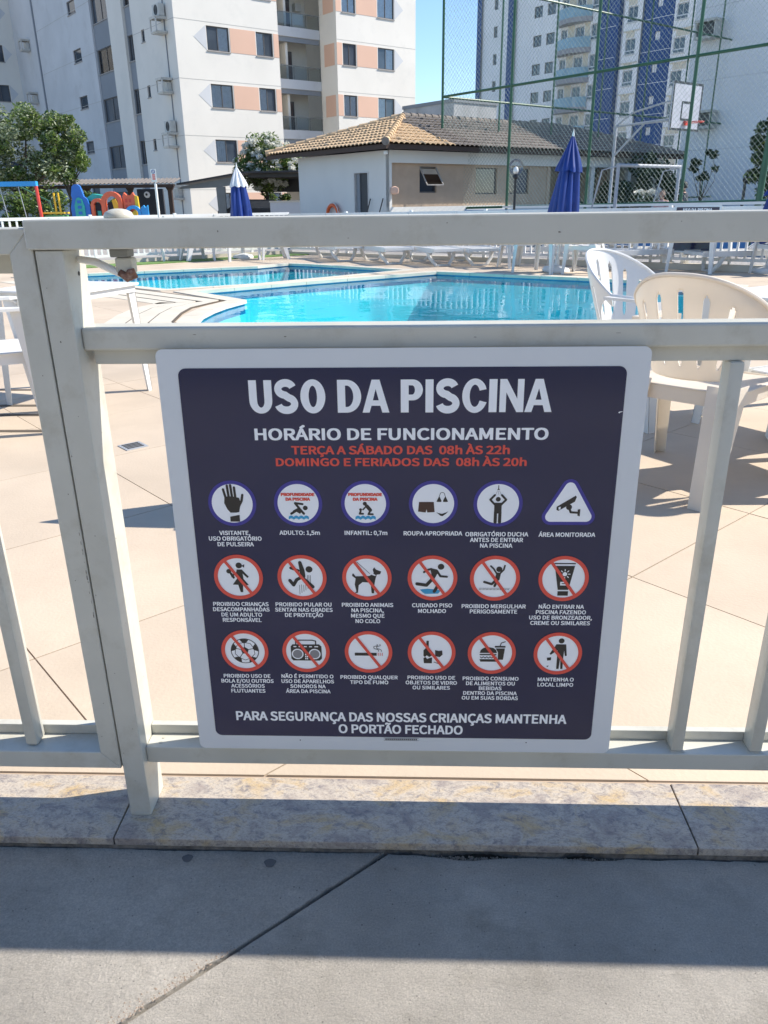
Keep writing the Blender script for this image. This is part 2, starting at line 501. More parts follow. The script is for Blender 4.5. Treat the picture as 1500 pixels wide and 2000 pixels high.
def cross(p, d, q, e):
    t = ((q.x - p.x) * e.y - (q.y - p.y) * e.x) / (d.x * e.y - d.y * e.x)
    return p + d * t
LF0, LFD = Vector((-5.84, 18.4)), D2(40)                # left run of the far fence
RF0, RFD = Vector((-1.32, 19.32)), Vector((0.803, -0.596))   # right run
QF = cross(LF0, LFD, RF0, RFD)
FL = LF0 - LFD * 11.0
FR = RF0 + RFD * 13.5

main_pool = [(-3.25, 11.62), (-2.24, 10.47), (-2.31, 10.2), (-2.38, 9.9), (-2.43, 9.5), (-2.44, 9.0), (-2.38, 8.51), (-2.2, 8.05), (-1.9, 7.7), (-1.5, 7.5), (2.7, 7.5), (4.6, 11.75), (2.68, 13.19), (.42, 14.64), (-.5, 13.92), (-1.75, 12.94)]
kid_pool = [(-3.74, 11.98), (-4.72, 12.8), (-6.1, 13.9), (-7.0, 14.4), (-6.13, 15.0), (-5.21, 15.45), (-3.2, 16.4), (-2.65, 17.13), (-2.14, 16.84), (-.16, 15.16), (-1.86, 13.42), (-2.49, 12.75)]
deck_out = [(-16, 1.377), (16, 1.377), (16, FR.y + .0), (FR.x, FR.y), (QF.x, QF.y), (FL.x, FL.y), (-16, FL.y)]

def big(r):
    return [(-r, -r), (r, -r), (r, r), (-r, r)]
flat('ground', big(600), [[(-16, -6)] + [(16, -6)] + deck_out[2:]], -.05, 'asphalt', label='grey paved ground around the pool, the court and the buildings')
flat('pool_deck', deck_out, [main_pool, kid_pool], -.004, 'grout', label='beige stone tiled deck around the pool')
DECK = bpy.data.objects['pool_deck']

def inside(p, poly):
    c = False; j = len(poly) - 1
    for i in range(len(poly)):
        if (poly[i][1] > p[1]) != (poly[j][1] > p[1]) and p[0] < (poly[j][0] - poly[i][0]) * (p[1] - poly[i][1]) / (poly[j][1] - poly[i][1]) + poly[i][0]:
            c = not c
        j = i
    return c
def offset_poly(poly, d):
    area = sum(poly[i][0] * poly[(i + 1) % len(poly)][1] - poly[(i + 1) % len(poly)][0] * poly[i][1] for i in range(len(poly)))
    sg = -1 if area > 0 else 1
    out = []
    n = len(poly)
    for i in range(n):
        a, b, c = Vector(poly[i - 1]), Vector(poly[i]), Vector(poly[(i + 1) % n])
        n1 = (b - a).normalized(); n2 = (c - b).normalized()
        n1 = Vector((-n1.y, n1.x)) * sg; n2 = Vector((-n2.y, n2.x)) * sg
        m = (n1 + n2)
        L = m.length
        if L < .3: m = n1; L = 1
        else: m = m / L; 
        k = min(1 / max(m.dot(n1), .45), 2.0)
        out.append((b.x + m.x * d * k, b.y + m.y * d * k))
    return out
def clip(poly, ax, lim, keep_greater=True):
    out = []
    f = (lambda p: (p[ax] - lim)) if keep_greater else (lambda p: lim - p[ax])
    for i in range(len(poly)):
        a, b = poly[i - 1], poly[i]
        fa, fb = f(a), f(b)
        if fa < 0 <= fb or fb < 0 <= fa:
            t = fa / (fa - fb)
            out.append((a[0] + (b[0] - a[0]) * t, a[1] + (b[1] - a[1]) * t))
        if fb >= 0: out.append(b)
    return out

# deck tiles on their own diagonal grid
TA, TB = D2(43), D2(133)
P_ = .845
far_tiles = MB()
ow = offset_poly(main_pool, .16); ok_ = offset_poly(kid_pool, .16)
hard = []
n_t = 0
for i in range(-24, 30):
    for j in range(-14, 34):
        a0, b0 = .475 + P_ * i, 2.08 + P_ * j
        cx = TA * (a0 + P_ / 2) + TB * (b0 + P_ / 2)
        if cx.y < .6 or cx.y > 23 or abs(cx.x) > 16 : continue
        g = .0022
        def corner(s, t, g=g): return TA * (a0 + s * P_ + (g if s == 0 else -g)) + TB * (b0 + t * P_ + (g if t == 0 else -g))
        sq = [tuple(corner(0, 0)), tuple(corner(1, 0)), tuple(corner(1, 1)), tuple(corner(0, 1))]
        if not inside(cx, deck_out) and cx.y > 2: continue
        sq = clip(sq, 1, 1.381)
        if len(sq) < 3: continue
        touch = any(inside(p, ow) or inside(p, ok_) for p in [cx] + sq)
        if touch: 
            hard.append(sq); continue
        vis = cx.y < 11.5 and abs(cx.x) < .56 * cx.y + .7
        b = MB() if vis else far_tiles
        if vis:
            b.prism(sq, -.003, 0.0012 + random.random() * .0012)
            o = b.build('deck_tile', 'tile', DECK)
            n_t += 1
        else:
            far_tiles.prism(sq, -.003, .001)
# tiles cut by the pool edge: split into small pieces and keep the dry ones under the coping's reach
for sq in hard:
    if len(sq) < 4: continue
    N = 10
    A, B, C_, D_ = [Vector(p) for p in sq[:4]]
    for u in range(N):
        for v in range(N):
            def q(s, t): return tuple((A * (1 - s) + B * s) * (1 - t) + (D_ * (1 - s) + C_ * s) * t)
            c = q((u + .5) / N, (v + .5) / N)
            qs = [q(u / N, v / N), q((u + 1) / N, v / N), q((u + 1) / N, (v + 1) / N), q(u / N, (v + 1) / N)]
            if any(inside(p, main_pool) or inside(p, kid_pool) for p in qs): continue
            far_tiles.add([(p[0], p[1], .001) for p in qs], [(0, 1, 2, 3)])
o = far_tiles.build('deck_tile', 'tile', DECK); o['kind'] = 'stuff'

# pool basins, water, coping
def pool(name, poly, depth, label):
    n = len(poly)
    b = MB()
    b.add([(p[0], p[1], .004) for p in poly] + [(p[0], p[1], -depth) for p in poly], [(i, (i + 1) % n, (i + 1) % n + n, i + n) for i in range(n)])
    tri = tessellate_polygon([[Vector((p[0], p[1], 0)) for p in poly]])
    b.add([(p[0], p[1], -depth) for p in poly], tri)
    o = b.build(name, 'pool_tile', label=label)
    o['kind'] = 'structure'
    # recessed darker waterline band of tiles
    inn = offset_poly(poly, -.004)
    w = MB().add([(p[0], p[1], .002) for p in inn] + [(p[0], p[1], -.16) for p in inn], [(i, (i + 1) % n, (i + 1) % n + n, i + n) for i in range(n)])
    w.build('waterline_band', 'pool_tile_dark', o)
    wt = flat(name + '_water', offset_poly(poly, -.006), [], -.045, 'water', label='clear ' + label)
    return o
mp_ = pool('main_pool', main_pool, .95, 'bright blue water of the large pool')
kp_ = pool('children_pool', kid_pool, .55, 'bright blue water of the smaller pool behind the large one')
bpy.data.objects['main_pool']['label'] = 'blue tiled basin of the large pool'
bpy.data.objects['children_pool']['label'] = 'blue tiled basin of the smaller pool behind'
# pool steps and bench under water, near the left tip and along the near wall
for (x0, x1, y0, y1, zt) in [(-2.0, -1.1, 8.3, 9.6, -.35), (0.6, 1.5, 8.4, 9.3, -.5)]:
    MB().box(x0, x1, y0, y1, -.945, zt).build('step', 'pool_tile_dark', mp_)

def ring(poly, d0, d1, z0, z1, name, mat, parent, skip=()):
    a = offset_poly(poly, d0) if d0 else poly
    c = offset_poly(poly, d1)
    n = len(poly)
    for i in range(n):
        if i in skip: continue
        j = (i + 1) % n
        L = (Vector(a[j]) - Vector(a[i])).length
        k = max(1, int(L / .62))
        for s in range(k):
            t0, t1 = s / k, (s + 1) / k
            def lp(P, t): return (P[i][0] + (P[j][0] - P[i][0]) * t, P[i][1] + (P[j][1] - P[i][1]) * t)
            gg = .004 / max(L, .1)
            q = [lp(a, t0 + gg), lp(a, t1 - gg), lp(c, t1 - gg), lp(c, t0 + gg)]
            MB().prism(q, z0, z1 + random.uniform(-.001, .001)).build(name, mat, parent)
ring(main_pool, -.03, .20, -.03, .016, 'coping_stone', 'coping', DECK)
ring(kid_pool, -.03, .17, -.03, .013, 'coping_stone', 'coping', DECK)

# stepped bands with dark drain grooves that follow the left side of the large pool
def polyline_band(pts, w0, w1, z, name, mat, z0=-.002):
    pts = [Vector(p) for p in pts]
    nn = []
    for i in range(len(pts)):
        d = (pts[min(i + 1, len(pts) - 1)] - pts[max(i - 1, 0)]).normalized()
        nn.append(Vector((-d.y, d.x)))
    for i in range(len(pts) - 1):
        q = [pts[i] + nn[i] * w0, pts[i + 1] + nn[i + 1] * w0, pts[i + 1] + nn[i + 1] * w1, pts[i] + nn[i] * w1]
        MB().prism([tuple(p) for p in q], z0, z).build(name, mat, DECK)
lineup = [(-6.6, 14.1), (-4.9, 12.62), (-2.52, 10.46), (-2.62, 10.15), (-2.74, 9.7), (-2.72, 9.2), (-2.62, 8.5), (-2.4, 7.9), (-2.0, 7.35), (-1.4, 7.1), (3.0, 7.1)]
def shift(pts, d):
    pts = [Vector(p) for p in pts]; out = []
    for i in range(len(pts)):
        a = (pts[i] - pts[i - 1]).normalized() if i else (pts[1] - pts[0]).normalized()
        b = (pts[i + 1] - pts[i]).normalized() if i < len(pts) - 1 else a
        na, nb = Vector((a.y, -a.x)), Vector((b.y, -b.x))
        m = (na + nb).normalized()
        out.append(pts[i] + m * d / max(.55, m.dot(na)))
    return out
for k, d in enumerate((0.0, .25, .50)):
    polyline_band(shift(lineup, d), -.012, .012, .0185 - .005 * k, 'drain_groove', 'groove')
    polyline_band(shift(lineup, d + .13), -.115, .115, .016 - .005 * k, 'coping_band', 'coping')
# drain channels at the far left of the deck
for (x0, y0, L) in [(-3.6, 5.25, 1.25), (-3.5, 4.80, 1.2), (-3.3, 4.56, 1.15), (-3.2, 4.2, 1.15)]:
    MB().box(x0, x0 + L, y0 - .022, y0 + .022, -.002, .0042).build('drain_groove', 'groove', DECK)
# small square drain grate and a speck on the deck
t = empty('drain_grate', (-1.49, 3.9, .002), radians(43), 'small square chromed drain cover in the deck left of the sign', 'drain cover')
MB().box(-.06, .06, -.06, .06, 0, .004).build('frame', 'steel', t)
for k in range(4): MB().box(-.045, .045, -.04 + k * .024, -.028 + k * .024, .0042, .006).build('slot', 'dark', t)
tag(MB().lathe([(.03, 0), (.022, .006), (0.004, .009)], 10).build('dry_leaf', 'wood_dark', loc=(-1.86, 5.95, .002)), 'tiny dark dry leaf on the deck beyond the gate post', 'leaf')

# strip of artificial grass along the left fence
gl = [LF0 - LFD * 4.5, LF0 + LFD * 3.6]
gn = Vector((LFD.y, -LFD.x))
MB().prism([tuple(gl[0] + gn * .15), tuple(gl[1] + gn * .15), tuple(gl[1] + gn * .75), tuple(gl[0] + gn * .95)], 0.0, .018).build('lawn_strip', 'lawn', label='strip of green artificial grass in front of the left fence')['kind'] = 'structure'

# granite kerb: three slabs with open joints
kerb = empty('kerb', label='speckled yellow and grey granite kerb under the fence', kind='structure')
jx = [-4.0, -2.15, -.607, .563, 2.05, 4.0]
for i in range(len(jx) - 1):
    if True:
        MB().rbox(jx[i] + .0015, jx[i + 1] - .0015, 1.190, 1.374, -.018, 0.0, .0016).build('granite_slab', 'granite', kerb)
MB().box(-4, 4, 1.2151, 1.3745, -.2, -.0185).build('bedding', 'soil', kerb)
_fr = []
for k in range(701):
    x = -1.4 + 3.2 * k / 700
    v = noise.noise(Vector((x * 9, 2, 0))) * .5 + noise.noise(Vector((x * 40, 4, 0))) * .35 + noise.noise(Vector((x * 130, 6, 0))) * .2
    hole = max(0, 1 - abs(x - .13) / .09) + max(0, 1 - abs(x - .335) / .05) + .5 * max(0, 1 - abs(x + .02) / .04)
    _fr.append((x, 1.1935 + max(-.002, v * .005) + .016 * min(1, hole * 1.3) * (.7 + .5 * abs(noise.noise(Vector((x * 60, 1, 1)))))))
MB().prism(_fr + [(1.8, 1.215), (-1.4, 1.215)], -.045, -.0186).build('mortar_bed', 'mortar', kerb)
# thin mortar line between kerb and deck
MB().box(-4, 4, 1.3735, 1.3825, -.02, -.003).build('mortar_joint', 'grout', kerb)

# concrete walkway: two slabs meeting at a diagonal groove, ragged edge against the kerb
walk = empty('walkway', label='rough grey concrete walkway in the foreground', kind='structure')
def jag(x0, x1, y, n, amp, seed):
    out = []
    for i in range(n + 1):
        x = x0 + (x1 - x0) * i / n
        v = noise.noise(Vector((x * 7, seed, 0))) * .5 + noise.noise(Vector((x * 31, seed, 3))) * .3 + noise.noise(Vector((x * 90, seed, 7))) * .2
        dip = .013 * max(0, 1 - abs(x - .10) / .10) + .008 * max(0, 1 - abs(x - .36) / .07)
        out.append((x, y + v * amp - dip))
    return out
gA, gB = Vector((-.055, 1.19)), Vector((-.465, .832))
gd = (gB - gA).normalized()
gend = gA + gd * 3.2
def groove_side(off, rag, s0, s1, n=60):
    nrm = Vector((-gd.y, gd.x)) * off
    out = []
    for i in range(n + 1):
        t = s0 + (s1 - s0) * i / n
        v = abs(noise.noise(Vector((t * 24, 5, off * 99)))) * rag + abs(noise.noise(Vector((t * 70, 9, off)))) * rag * .5
        p = gA + gd * t + nrm + Vector((-gd.y, gd.x)) * v * (1 if off > 0 else -1)
        out.append((p.x, p.y))
    return out
nrm = Vector((-gd.y, gd.x))
# right slab lies on the side of +x
sideR = 1 if nrm.x > 0 else -1
rgt = groove_side(.0030 * sideR, .0012, 0, 3.2, 200)
lft = groove_side(-.0030 * sideR, .0075, 0, 3.2, 260)
e1_ = jag(rgt[0][0] + .004, 4.0, 1.1885, 420, .008, 1.3)
right_slab = e1_ + [(4.0, -4.0), (rgt[-1][0], -4.0)] + rgt[::-1]
e2_ = jag(-4.0, lft[0][0] - .004, 1.1895, 420, .006, 8.1)
left_slab = e2_ + lft + [(lft[-1][0], -4.0), (-4.0, -4.0)]
MB().prism(right_slab, -.12, -.030).build('concrete_slab', 'concrete', walk)
MB().prism(left_slab, -.12, -.0285).build('concrete_slab', 'concrete', walk)
MB().box(-4, 4, -4, 1.25, -.2, -.125).build('sub_base', 'soil', walk)
MB().box(-4, 4, 1.10, 1.22, -.125, -.041).build('earth_fill', 'soil', walk)
# crumbs, weeds and stone bits in the gap
cr = MB(); wd = MB()
rr = random.Random(4)
for k in range(1900):
    x = rr.choice([rr.uniform(-.9, 1.1), rr.gauss(.12, .07), rr.gauss(.33, .05)]); y = 1.188 + rr.uniform(-.013, .006); r = rr.uniform(.0008, .0038)
    z = -.042 + rr.uniform(0, .006)
    cr.add([(x + r, y, z), (x - r * .6, y + r * .8, z), (x - r * .5, y - r * .9, z), (x + rr.uniform(-r, r) * .4, y, z + r * 1.3)], [(0, 1, 3), (1, 2, 3), (2, 0, 3), (0, 2, 1)])
for k in range(520):
    x = rr.choice([rr.gauss(-.35, .12), rr.gauss(.02, .15), rr.gauss(.33, .1), rr.uniform(-.8, .9)]); y = 1.186 + rr.uniform(-.005, .003)
    a = rr.uniform(0, 2 * pi); L = rr.uniform(.004, .014); w = .0006
    tip = (x + cos(a) * L * .7, y + sin(a) * L * .5 - .002, -.040 + L * .9 + .006)
    wd.add([(x - w, y, -.043), (x + w, y, -.043), tip], [(0, 1, 2)])
tag(cr.build('gravel_crumbs', 'grout'), 'loose crumbs of earth in the gap below the kerb', 'rubble', kind='stuff')
tag(wd.build('weeds', 'leaf_c'), 'tiny dry weeds growing in the gap below the kerb', 'weeds', kind='stuff')
for (x, y, w, d, lb) in [(.118, 1.176, .034, .008, 'pale flat stone chip in the gap below the kerb, the longer of two'), (.245, 1.178, .026, .006, 'shorter pale stone chip further right in the gap below the kerb')]:
    tag(MB().rbox(-w, w, -d, d, -.012, .006, .003).build('stone_chip', 'concrete', loc=(x, y, -.04)), lb, 'stone')
for (x, y, r, lb) in [(-.452, 1.169, .0105, 'dark round stain on the concrete below the gate post'), (-.284, 1.161, .0115, 'dark round stain on the concrete left of the groove')]:
    b = MB(); n = 22
    vs = [(0, 0, 0)] + [((r * (1 + .16 * sin(3 * 2 * pi * k / n + x) + rr.uniform(-.05, .05))) * cos(2 * pi * k / n), r * .95 * sin(2 * pi * k / n), 0) for k in range(n)]
    b.add(vs, [(0, 1 + k, 1 + (k + 1) % n) for k in range(n)])
    o = b.build('stain', M('damp_stain', (.115, .115, .115), .8), walk, loc=(x, y, -.0278))
# crumbling patch beside the groove in the lower left
pb = MB()
for k in range(520):
    t = rr.uniform(.34, .95); off = abs(rr.gauss(0, .004 + .012 * t))
    p = gA + gd * t - nrm * sideR * (off + .003); r = rr.uniform(.0008, .0026)
    z = -.0285
    pb.add([(p.x + r, p.y, z), (p.x - r * .7, p.y + r, z), (p.x - r * .6, p.y - r * .8, z), (p.x, p.y, z + r * .9)], [(0, 1, 3), (1, 2, 3), (2, 0, 3)])
o = pb.build('crumbs', 'grout', walk); o['kind'] = 'stuff'

# ================================================================= NEAR FENCE
fence = empty('pool_fence', (0, 1.30, 0), 0, 'near white aluminium pool fence with the rules sign on it', 'fence')
fence.location = (0, 0, 0)
PX0, PX1, PY0, PY1 = -.593, -.549, 1.255, 1.341
po = MB().rbox(PX0, PX1, PY0, PY1, 0.0, 1.1265, .0022).build('post', 'alu', fence)
MB().rbox(PX0 + .003, PX1 - .003, PY0 - .001, PY1 - .004, 0.0, .006, .001).build('foot_sealant', 'alu_dirty', po)
for z in (1.096, 1.092):
    pass
for (yy, zz) in [(1.305, 1.088)]:
    MB().tube([(PX1 - .001, yy, zz), (PX1 + .0008, yy, zz)], .0035, 12).build('screw_hole', 'dark', po)
MB().rbox(-.602, 4.0, 1.2505, 1.322, 1.1275, 1.172, .0025).build('top_rail', 'alu', fence)
MB().box(-.6035, -.6022, 1.253, 1.319, 1.130, 1.169).build('end_cap', 'white_plastic', fence)
MB().rbox(PX1 + .0005, 4.0, 1.277, 1.336, .9665, 1.0035, .004).build('middle_rail', 'alu', fence)
MB().rbox(PX1 + .0105, 4.0, 1.293, 1.330, .941, .966, .0015).build('baluster_channel', 'alu', fence)
MB().rbox(PX1 + .0005, 4.0, 1.277, 1.337, .119, .1575, .002).build('bottom_rail', 'alu', fence)
MB().rbox(PX1 + .0005, 4.0, 1.3215, 1.3365, .158, .180, .0012).build('back_lip', 'alu', fence)
for (xx, yy) in [(-.522, 1.292), (-.520, 1.308)]:
    MB().tube([(xx, yy, .1572), (xx, yy, .1584)], .0036, 12).build('screw_hole', 'alu_dirty', fence)
bsrc = None
for k in range(-6, 22):
    x = .530 + .155 * k
    if bsrc is None:
        bsrc = MB().rbox(-.0125, .0125, 1.284, 1.3212, .1582, .9408, .0045).build('baluster', 'alu', fence, smooth=True, loc=(x, 0, 0))
    else:
        inst('baluster', bsrc, fence, (x, 0, 0))
    if 0 <= k <= 3 or k in(-6,):
        MB().rbox(x - .0145, x + .0145, 1.2825, 1.3213, .1576, .1592, .0006).build('grime_ring', 'alu_dirty', fence)

gate = empty('gate', (0, 0, 0), 0, 'white aluminium gate with mitred frame at the left edge', 'gate')
GX1 = -.5965
# mitred stile and rails
zt0, zt1, zb0, zb1 = 1.121, 1.160, .120, .160
sx0 = -.6345
def mitre(name, pts, y0, y1):
    o = MB().prism(pts, y0, y1, 'y').build(name, 'alu', gate)
    bm = bmesh.new(); bm.from_mesh(o.data)
    bmesh.ops.bevel(bm, geom=[e for e in bm.edges if e.calc_length() > .03 and not e.is_boundary and e.is_manifold and e.calc_face_angle(0) > .5], offset=.0016, segments=1, affect='EDGES')
    bm.to_mesh(o.data); bm.free()
    return o
mitre('stile', [(sx0, zb1 + .0006), (GX1, zb0 + .0006), (GX1, zt1 - .0006), (sx0, zt1 - (GX1 - sx0) - .0006)], 1.2555, 1.331)
MB().rbox(GX1 + .0004, GX1 + .0028, 1.262, 1.331, zb0, zt1, .0004).build('stile_trim', 'alu', gate)
mitre('top_rail', [(-2.0, zt1 - .040), (sx0, zt1 - .0395), (GX1, zt1), (-2.0, zt1)], 1.2558, 1.328)
mitre('bottom_rail', [(-2.0, zb0), (GX1, zb0), (sx0, zb1), (-2.0, zb1)], 1.2558, 1.331)
MB().rbox(-2.0, sx0 - .0005, 1.314, 1.3305, zb1 + .0005, zb1 + .023, .0012).build('back_lip', 'alu', gate)
MB().rbox(-2.0, sx0 - .0005, 1.3142, 1.3275, zt1 - .072, zt1 - .0405, .0012).build('upper_channel', 'alu', gate)
for k in range(9):
    x = -.783 - .155 * k
    inst('baluster', bsrc, gate, (x, -.012, .004))
# chips and scuffs in the paint of post and stile
rc = random.Random(5)
def chip(parent, x, z, w, h, y=None, side=False, key='chip'):
    n = 9; pts = []
    for k in range(n):
        a = 2 * pi * k / n; q = rc.uniform(.55, 1.0); pts.append((w * q * cos(a), h * q * sin(a)))
    tri = tessellate_polygon([[Vector((p[0], p[1], 0)) for p in pts]])
    b = MB()
    if side: b.add([(PX1 + .00035, y + p[0], z + p[1]) for p in pts], tri)
    else: b.add([(x + p[0], y + p[0] * 0, z + p[1]) for p in pts], tri)
    b.build('paint_chip', key, parent)
for (x, z, w, h) in [(-.575, .985, .0014, .002), (-.583, 1.07, .001, .0015), (-.566, .86, .0012, .0008), (-.589, .79, .0012, .0018), (-.571, .64, .0016, .001), (-.588, .52, .001, .002), (-.577, .35, .0014, .0012), (-.56, .22, .0012, .0012), (-.586, .16, .001, .0018), (-.572, .09, .0014, .001)]:
    chip(fence, x, z, w, h, PY0 - .0003)
for k in range(16):
    chip(gate, -.5985 - rc.uniform(0, .0012), rc.uniform(.40, .66), rc.uniform(.0005, .0011), rc.uniform(.002, .006), 1.2552)
for (x, z, w, h) in [(-.615, .93, .0013, .0012), (-.607, .72, .001, .002), (-.622, .55, .0014, .001), (-.610, .28, .001, .0014), (-.625, .2, .0015, .001)]:
    chip(gate, x, z, w, h, 1.2552)
for (y, z, w, h) in [(1.29, .62, .002, .001), (1.32, .30, .001, .002), (1.30, .82, .0012, .0012), (1.275, .45, .0015, .001)]:
    chip(fence, 0, z, w, h, y, True)
for (x, z, w, h) in [(-.36, .992, .004, .0007), (-.21, .988, .003, .0012), (.10, .985, .003, .0008), (.33, .99, .005, .0006), (.58, .979, .0012, .001)]:
    chip(fence, x, z, w, h, 1.2767)
for (x, z, w, h) in [(-.30, 1.152, .0012, .0018), (.05, 1.16, .0016, .001), (.22, 1.145, .003, .0015), (.40, 1.158, .001, .001), (-.1, 1.14, .0014, .0008)]:
    chip(fence, x, z, w, h, 1.2502)
# latch on the top rail
lt = empty('gate_latch', (-.465, 1.29, 1.172), 0, 'weathered gate latch with domed cap on the top rail and rusty bolt below', 'latch')
MB().lathe([(.0225, .0005), (.023, .004), (.020, .009), (.013, .0125), (.006, .014), (.0005, .0142)], 20).build('cap', 'alu_dirty', lt, smooth=True)
MB().rbox(-.018, .012, -.014, .016, -.058, -.0455, .002).build('collar', 'post_grey', lt)
MB().rbox(-.012, .016, -.012, .012, -.083, -.0585, .003).build('keeper', 'alu_dirty', lt)
MB().tube([(-.006, -.01, -.081), (.006, -.012, -.089), (.020, -.010, -.084)], [.006, .0075, .006], 10).build('bolt', 'rust', lt, smooth=True)
MB().tube([(.006, -.012, -.088), (.012, -.016, -.081), (.020, -.014, -.079)], [.005, .006, .005], 8).build('nut', 'rust', lt, smooth=True)
MB().tube([(-.083, .02, -.062), (-.05, .008, -.066), (-.008, -.006, -.083)], [.0055, .0065, .006], 12).build('handle', 'white_metal', lt, smooth=True)

# ================================================================= SIGN
SW, SH = .8046, .7861
def W_(u): return (u - .5) * SW
def Z_(v): return -(1 - v) * SH
def rrect(u0, u1, v0, v1, r, n=6):
    x0, x1, z0, z1 = W_(u0), W_(u1), Z_(v0), Z_(v1)
    pts = []
    for cx, cz, a in [(x1 - r, z1 - r, 0), (x0 + r, z1 - r, 90), (x0 + r, z0 + r, 180), (x1 - r, z0 + r, 270)]:
        for k in range(n + 1):
            t = radians(a + 90 * k / n)
            pts.append((cx + r * cos(t), cz + r * sin(t)))
    return pts
LAY = .00022
def poly_faces(b, pts, layer):
    tri = tessellate_polygon([[Vector((p[0], p[1], 0)) for p in pts]])
    y = -.0035 - layer * LAY
    # orient towards -y
    out = []
    for t in tri:
        a, c, d = [pts[i] for i in t]
        s = (c[0] - a[0]) * (d[1] - a[1]) - (c[1] - a[1]) * (d[0] - a[0])
        out.append(t if s > 0 else t[::-1])
    b.add([(p[0], y, p[1]) for p in pts], out)
def _cap():
    cu = bpy.data.curves.new('probe', 'FONT'); 
    if FONT: cu.font = FONT
    cu.body = 'H'; cu.size = 1
    t = bpy.data.objects.new('tmp', cu); COL.objects.link(t); bpy.context.view_layer.update()
    me = bpy.data.meshes.new_from_object(t.evaluated_get(bpy.context.evaluated_depsgraph_get()))
    h = max(v.co.y for v in me.vertices)
    bpy.data.objects.remove(t); bpy.data.curves.remove(cu); bpy.data.meshes.remove(me)
    return h
CAPH = None
class Pic:
    """flat print drawn in a unit circle around (cx, cz)"""
    def __init__(s, u, v, r): s.cx, s.cz, s.r = W_(u), Z_(v), r; s.b = {}
    def T(s, p): return (s.cx + p[0] * s.r, s.cz + p[1] * s.r)
    def B(s, key): return s.b.setdefault(key, MB())
    def poly(s, pts, key='figure', layer=3): poly_faces(s.B((key, layer)), [s.T(p) for p in pts], layer)
    def disc(s, c, r, key='figure', layer=3, n=22, sy=None):
        s.poly([(c[0] + r * cos(2 * pi * k / n), c[1] + (sy or r) * sin(2 * pi * k / n)) for k in range(n)], key, layer)
    def stroke(s, pts, w, key='figure', layer=3, caps=True):
        for i in range(len(pts) - 1):
            a, c = Vector(pts[i]), Vector(pts[i + 1]); d = (c - a).normalized(); n = Vector((-d.y, d.x))
            wa = w[i] / 2 if isinstance(w, list) else w / 2; wb = w[i + 1] / 2 if isinstance(w, list) else w / 2
            L = layer + .08 * (i % 2)
            s.poly([tuple(a + n * wa), tuple(a - n * wa), tuple(c - n * wb), tuple(c + n * wb)], key, L)
            if caps:
                s.disc(tuple(a), wa, key, layer + .16, 10); s.disc(tuple(c), wb, key, layer + .24, 10)
    def ring(s, r0, r1, key, layer, n=48, sy=1):
        o = [s.T((r1 * cos(2 * pi * k / n), r1 * sin(2 * pi * k / n) * sy)) for k in range(n)]
        i_ = [s.T((r0 * cos(2 * pi * k / n), r0 * sin(2 * pi * k / n) * sy)) for k in range(n)]
        y = -.0035 - layer * LAY
        s.B((key, layer)).add([(p[0], y, p[1]) for p in o + i_], [(k, (k + 1) % n, (k + 1) % n + n, k + n)[::-1] for k in range(n)])

import os
_fp = os.path.join(bpy.utils.resource_path('LOCAL'), 'datafiles', 'fonts', 'Noto Sans CJK Regular.woff2')
FONT = None
try:
    if os.path.exists(_fp): FONT = bpy.data.fonts.load(_fp)        # the sans-serif that ships inside Blender
except Exception: FONT = None
def text_obj(txt, u, v, w=None, cap=None, mat='p_white', parent=None, bold=.0, xs=None, layer=2, name='lettering', space=1.0):
    """one line of print; w and cap as shares of the sign's width and height; v is the middle of the capitals"""
    cu = bpy.data.curves.new(name, 'FONT')
    cu.body = txt
    if FONT: cu.font = FONT
    cu.body = txt; cu.size = 1; cu.align_x = 'CENTER'; cu.offset = 0; cu.resolution_u = 3 if cap < .02 else 6
    cu.space_character = space
    t = bpy.data.objects.new('tmp', cu); COL.objects.link(t)
    bpy.context.view_layer.update()
    me = bpy.data.meshes.new_from_object(t.evaluated_get(bpy.context.evaluated_depsgraph_get()))
    bpy.data.objects.remove(t); bpy.data.curves.remove(cu)
    xs_ = [p.co.x for p in me.vertices]
    wid = max(xs_) - min(xs_); mid = (max(xs_) + min(xs_)) / 2
    CAP = CAPH + 2 * bold
    sz = cap * SH / CAP
    sx = (w * SW / wid) if w else sz * (xs or 1)
    y = -.0035 - layer * LAY
    for p in me.vertices:
        x, yy = p.co.x, p.co.y
        p.co = Vector((W_(u) + (x - mid) * sx, y, Z_(v) + (yy - CAP / 2 + bold) * sz))
    # thicken the strokes: the same letters again, shifted by the stroke gain
    V = [q.co.copy() for q in me.vertices]; F_ = [tuple(q.vertices) for q in me.polygons]
    bb = MB(); bb.add(V, F_)
    nb = 16 if cap > .05 else 8
    for i in range(nb if bold else 0):
        a = 2 * pi * i / nb + pi / 8 * (nb == 16) * .5
        c, s_ = cos(a), sin(a); k = 1 / max(abs(c), abs(s_)) ** .6
        bb.add([(q.x + c * k * bold * sx, q.y - .000012 * (i + 1), q.z + s_ * k * bold * .8 * sz) for q in V], F_)
    me2 = bpy.data.meshes.new(name); me2.from_pydata(bb.v, [], bb.f); bpy.data.meshes.remove(me); me = me2
    me.materials.append(MT[mat])
    o = bpy.data.objects.new(name, me); COL.objects.link(o); o.parent = parent
    return o
def join(objs, name, parent):
    b = MB()
    for o in objs:
        b.add([v.co[:] for v in o.data.vertices], [tuple(p.vertices) for p in o.data.polygons])
    m = objs[0].data.materials[0]
    for o in objs: 
        d = o.data; bpy.data.objects.remove(o); bpy.data.meshes.remove(d)
    return b.build(name, m, parent, fix=False)

CAPH = _cap()

